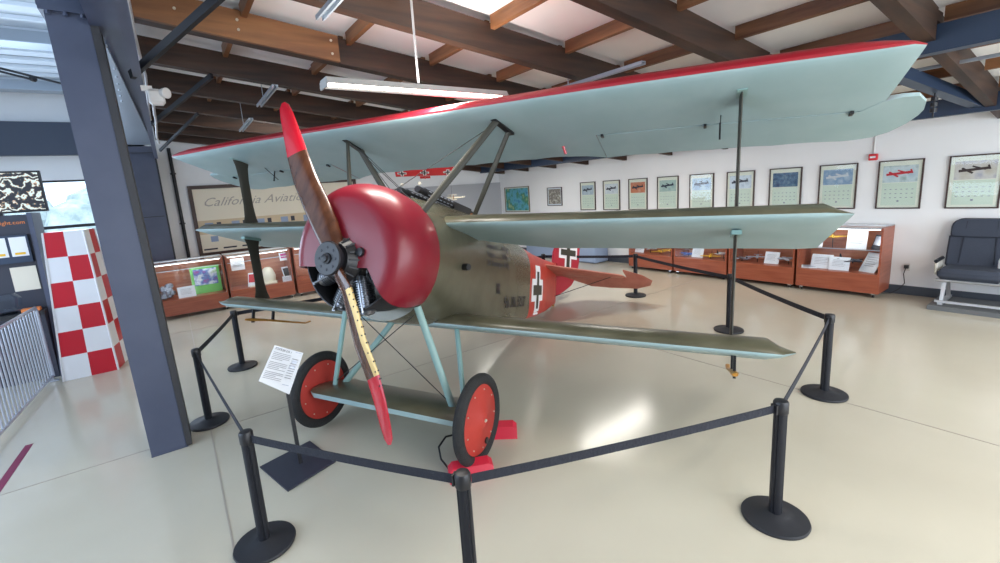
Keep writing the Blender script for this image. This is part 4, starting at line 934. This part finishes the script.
for yy in (.535, -.745):
    a = part('armrest', G().box((-.02, yy, .66), (.40, .05, .05), bev=.02), 'blackp', st)
    part('armrest_panel', G().box((-.02, yy, .56), (.34, .035, .18), bev=.012), 'beige', a)
for yy in (.44, -.62):
    g = G(); g.bar((-.22, yy, .08), (-.12, yy, .42), .04, .04); g.bar((.22, yy, .08), (.08, yy, .42), .04, .04); g.bar((-.30, yy, .085), (.30, yy, .085), .05, .035); part('leg', g, 'alu', st)
g = G(); g.cyl((-.20, -.72, .40), (-.20, .52, .40), .022, n=10); g.cyl((.08, -.72, .40), (.08, .52, .40), .022, n=10); part('cross_tube', g, 'alu', st)
g = G(); g.bar((-.26, -.72, .11), (-.26, .5, .11), .03, .03); part('front_rail', g, 'alu', st)
g = G(); g.lathe((0, 0, 0), (0, 0, 1), [(0, .032), (.10, .034), (.14, .022), (.16, .014), (.185, .014), (.19, .005)], 16)
solo('plastic_bottle', g, ['white'], 'small white bottle standing on the airline seat cushion', 'bottle', None, (8.90, 0.86, .578))

# ------------------------------------------------------------------ California Aviation banner
bn = thing('aviation_banner', 'large framed parchment banner reading California Aviation on the back wall', 'banner', (0.43, YB, 1.0), 0)
BW, BH = 3.9, 1.62
g = G()
for (x0, x1, z0, z1) in ((0, BW, 0, .08), (0, BW, BH - .08, BH), (0, .08, .08, BH - .08), (BW - .08, BW, .08, BH - .08)): g.box(((x0 + x1) / 2, -.03, (z0 + z1) / 2), (x1 - x0, .06, z1 - z0))
part('frame', g, 'frame', bn)
part('sheet', G().box((BW / 2, -.014, BH / 2), (BW - .16, .02, BH - .16)), 'parch', bn)
part('photo_band', G().box((BW / 2, -.0255, .66), (BW - .16, .003, .32)), 'parch2', bn)
g = G(); g.text('California Aviation', .28, lambda u, v: (u * 1.12 + .22, -.028, v + 1.14), shear=.5)
part('script_lettering', g, 'script', bn)
for k in range(7):
    part('photograph', G().box((.30 + k * .55, -.028, .68), (.17, .004, .16)), 'bluegrey', bn); part('photograph', G().box((.50 + k * .55, -.028, .70), (.09, .004, .12)), 'kiosk', bn)
for k in range(6): part('photograph', G().box((.36 + k * .6, -.028, .38), (.15, .004, .13)), ['bluegrey', 'kiosk'][k % 2], bn)
for k in range(9): part('caption', G().box((.25 + k * .4, -.028, .15), (.28, .004, .035)), 'kiosk', bn)

# ------------------------------------------------------------------ blue box by the far wall
g = G(); g.box((0, 0, .33), (.5, 2.7, .62), bev=.02); g.box((0, 0, .66), (.56, 2.8, .04), 0); g.box((-.02, 0, .01), (.46, 2.6, .02), 1)
solo('storage_bench', g, ['bluegrey', 'slab'], 'long low slate blue bench by the right wall beyond the tail', 'bench', None, (9.0, 8.98, 0))

# ------------------------------------------------------------------ hanging models
hm = thing('hanging_model_aeroplane', 'bright red model aircraft with black crosses hanging in the distance behind the guns', 'model aeroplane', (4.85, 9.1, 2.60), rad(-35))
hm.rotation_euler = (0.04, 0.55, rad(62))
g = G(); g.loft([[(-.16, y, -.05), (-.12, y, -.07), (.14, y, -.06), (.15, y, -.05), (-.05, y, -.02), (-.14, y, -.025)] for y in (-.72, -.69, .62, .65)]); w = part('wing', g, 'alarm', hm)
for s_ in (-.52, .0, .50):
    g = G()
    for a, b in ((.20, .07), (.07, .20)): g.box((0, s_, -.072), (a, b, .004), 0)
    for a, b in ((.16, .03), (.03, .16)): g.box((0, s_, -.076), (a, b, .004), 1)
    part('cross_marking', g, ['white', 'ink'], w)
part('body', G().tube([(-.22, 0, -.02), (-.15, 0, -.02), (.1, 0, -.01), (.38, 0, .03)], [.04, .05, .04, .015], 12), 'alarm', hm)
part('tail', G().loft([[(.30, y, .03), (.38, y, .03), (.38, y, .04), (.30, y, .04)] for y in (-.12, .12)]), 'alarm', hm)
part('hanging_wire', G().cyl((0, 0, .1), (-.40, 0, .70), .003, n=6), 'wire', hm)
hb = thing('hanging_model_biplane', 'small cream model biplane hanging behind the machine guns', 'model aeroplane', (6.3, 10.4, 1.92), rad(-20))
for nm, z in (('upper_wing', .07), ('lower_wing', -.06)):
    part(nm, G().loft([[(-.07, y, z), (.07, y, z), (.06, y, z + .015), (-.06, y, z + .015)] for y in (-.32, .32)]), 'parch', hb)
part('body', G().tube([(-.2, 0, 0), (-.1, 0, 0), (.35, 0, .0)], [.03, .04, .01], 10), 'parch', hb)
g = G()
for s in (-.22, .22): g.bar((0, s, -.05), (0, s, .07), .008, .02)
part('struts', g, 'leather', hb)
part('hanging_wire', G().cyl((0, 0, .08), (0, 0, rz_(6.3) + RD - 1.92), .003, n=6), 'wire', hb)

# ------------------------------------------------------------------ left exhibit area
# checkered pylon
py = thing('checkered_pylon', 'tapering red and white checkered air race pylon beside the kiosk', 'pylon', (-1.2, 7.98, 0), 0)
g = G(); b0 = [(-1.47, 7.68), (-.905, 7.68), (-.80, 8.30), (-1.40, 8.30)]; t0 = [(-1.335, 7.72), (-.945, 7.72), (-.87, 8.05), (-1.26, 8.05)]; H = 1.93; NR = 6
def pp(i, t, z): a, b = b0[i], b0[(i + 1) % 4]; c, d = t0[i], t0[(i + 1) % 4]; return ((a[0] + (b[0] - a[0]) * t) * (1 - z) + (c[0] + (d[0] - c[0]) * t) * z, (a[1] + (b[1] - a[1]) * t) * (1 - z) + (c[1] + (d[1] - c[1]) * t) * z, H * z)
for i in range(4):
    for r in range(NR):
        for c in range(2):
            g.add([pp(i, c / 2, r / NR), pp(i, (c + 1) / 2, r / NR), pp(i, (c + 1) / 2, (r + 1) / NR), pp(i, c / 2, (r + 1) / NR)], [(0, 1, 2, 3)], (r + c + i) % 2)
g.add([(x, y, H) for x, y in t0], [(0, 1, 2, 3)], 1)
part('panels', g, ['pylwhite', 'pylred'], py, (-1.2, 7.98, 0))
g = G()
for i in range(4): g.bar(pp(i, 0, 0), pp(i, 0, 1), .018, .018)
part('edge_trim', g, 'pylwhite', py, (-1.2, 7.98, 0))
# kiosk
ki = thing('exhibit_kiosk', 'dark charcoal exhibit kiosk with orange web address behind the metal fence', 'kiosk', (-1.95, 8.2, 0), 0)
def KP(g): return g
kx0, kx1, kf = -2.75, -1.40, 7.42
g = G(); g.box((-2.17, 8.55, 1.09), (1.26, .5, 2.18)); part('cabinet', g, 'kiosk', ki, (-1.95, 8.2, 0))
g = G(); g.loft([[(x, y, z) for y, z in ((7.98, 0), (8.8, 0), (8.8, 2.20), (8.28, 2.20), (8.20, 1.0))] for x in (-1.54, -1.49)]); part('side_panel', g, 'steel', ki, (-1.95, 8.2, 0))
g = G(); g.box((-2.17, 8.13, .90), (1.26, .34, .05)); part('counter', g, 'black', ki, (-1.95, 8.2, 0))
g = G(); g.box((-2.17, 8.15, .44), (1.24, .30, .875)); part('lower_cabinet', g, 'kiosk', ki, (-1.95, 8.2, 0))
g = G(); g.text('flight.com', .068, lambda u, v: (u - 1.57, 8.292, v + 2.06), align='RIGHT'); part('web_address', g, 'orange', ki, (-1.95, 8.2, 0))
g = G(); g.box((-1.88, 8.26, 1.74), (.62, .08, .36)); part('brochure_rack', g, 'navy', ki, (-1.95, 8.2, 0))
for x in (-2.05, -1.86, -1.67): 
    g = G(); g.box((x, 8.215, 1.77), (.16, .006, .25)); g.box((x, 8.21, 1.68), (.10, .004, .03), 1); solo('brochure', g, ['white', 'yellow'], 'white brochure with a yellow stripe in the kiosk rack', 'brochure', 'brochures in the kiosk rack')
g = G(); g.box((-1.70, 8.294, 1.34), (.25, .008, .32)); solo('notice_card', g, 'parch', 'cream notice on the kiosk front under the brochures', 'notice')
g = G(); g.lathe((-1.90, 8.12, .925), (0, 0, 1), [(0, .10), (.05, .12), (.08, .08), (.09, .14), (.20, .16), (.26, .10), (.265, .02)], 24); solo('glass_dome', g, 'glass', 'clear glass dome on the kiosk counter', 'dome')
g = G(); g.box((-1.68, 8.10, .945), (.18, .10, .04)); solo('orange_box', g, 'orange', 'small orange box on the kiosk counter', 'box')
# screen over the kiosk
tv = thing('television_screen', 'flat screen showing a bright abstract machine image above the kiosk', 'screen', (-1.87, 8.72, 2.22), 0)
part('bezel', G().box((0, 0, .27), (.98, .06, .56)), 'black', tv)
m = bpy.data.materials.new('screen_image'); m.use_nodes = True; nt = m.node_tree; b = nt.nodes['Principled BSDF']
tc = nt.nodes.new('ShaderNodeTexCoord'); wv = nt.nodes.new('ShaderNodeTexWave'); wv.wave_type = 'RINGS'; wv.inputs['Scale'].default_value = 3.2; wv.inputs['Distortion'].default_value = 16; wv.inputs['Detail'].default_value = 6; wv.inputs['Detail Scale'].default_value = 2.2
mp = nt.nodes.new('ShaderNodeMapping'); mp.inputs['Location'].default_value = (-.15, 0, -.22)
cr = nt.nodes.new('ShaderNodeValToRGB'); e = cr.color_ramp.elements; e[0].position = .35; e[0].color = (.01, .01, .02, 1); e[1].position = .62; e[1].color = (.08, .16, .16, 1)
q = e.new(.70); q.color = (.75, .28, .03, 1); q = e.new(.85); q.color = (.7, .85, .85, 1)
nt.links.new(tc.outputs['Object'], mp.inputs[0]); nt.links.new(mp.outputs[0], wv.inputs[0]); nt.links.new(wv.outputs[0], cr.inputs[0]); nt.links.new(cr.outputs[0], b.inputs['Emission Color']); b.inputs['Emission Strength'].default_value = 1.1; b.inputs['Base Color'].default_value = (.01, .01, .01, 1)
part('display', G().box((0, -.032, .27), (.93, .006, .51)), m, tv)
g = G(); g.bar((0, .04, .3), (0, .4, .3), .05, .05); g.box((0, .40, .0), (.1, .06, 4.8)); part('mount', g, 'black', tv) if False else part('mount', G().bar((0, .06, -.45), (0, .06, .2), .06, .04), 'black', tv)
# crowd barrier
fe = thing('crowd_barrier', 'grey metal crowd barrier of upright bars in front of the kiosk', 'barrier', (-1.65, 6.3, 0), 0)
off = (-1.65, 6.3, 0); y0, y1 = 4.9, 7.84
XF = lambda y: -1.585 - .058 * (7.84 - y)
g = G(); g.tube([(XF(y0), y0, .06), (XF(y0), y0, .95), (XF(y0), y0 + .05, 1.0), (XF(y1), y1 - .05, 1.0), (XF(y1), y1, .95), (XF(y1), y1, .06)], .02, 8); g.cyl((XF(y0), y0, .07), (XF(y1), y1, .07), .016, n=8); part('frame', g, 'silver', fe, off)
for k in range(30):
    y = y0 + .09 + k * (y1 - y0 - .18) / 29; part('upright_bar', G().cyl((XF(y), y, .07), (XF(y), y, 1.0), .010, n=6), 'silver', fe, off)
for y in (y0 + .05, y1 - .05): part('foot', G().bar((XF(y) - .12, y, .015), (XF(y) + .06, y, .015), .04, .02).bar((XF(y), y, .02), (XF(y), y, .08), .03, .03), 'silver', fe, off)
g = G(); g.loft([[(-1.462 + dx, 5.72 + 0.0, z), (-1.405 + dx, 5.72, z), (-1.42 + dx, 5.3, z), (-1.48 + dx, 5.3, z)] for dx, z in ((0, 0), (0, .002))]); g.loft([[(-1.48, 5.3, z), (-1.42, 5.3, z), (-1.45, 4.5, z), (-1.51, 4.5, z)] for z in (0, .002)])
solo('floor_tape', g, 'purple', 'strip of maroon tape stuck on the floor at far left', 'tape')
# two red stools behind the fence, seen through its bars
for y, l in ((6.55, 'red-brown curved bar leaning behind the fence, nearer one'), (6.95, 'red-brown curved bar leaning behind the fence, farther one')):
    g = G(); g.tube([(-1.95, y, .01), (-1.93, y - .02, .2), (-1.88, y - .04, .45), (-1.95, y - .02, .7)], .022, 8); solo('curved_bar', g, 'casewood', l, 'bar')
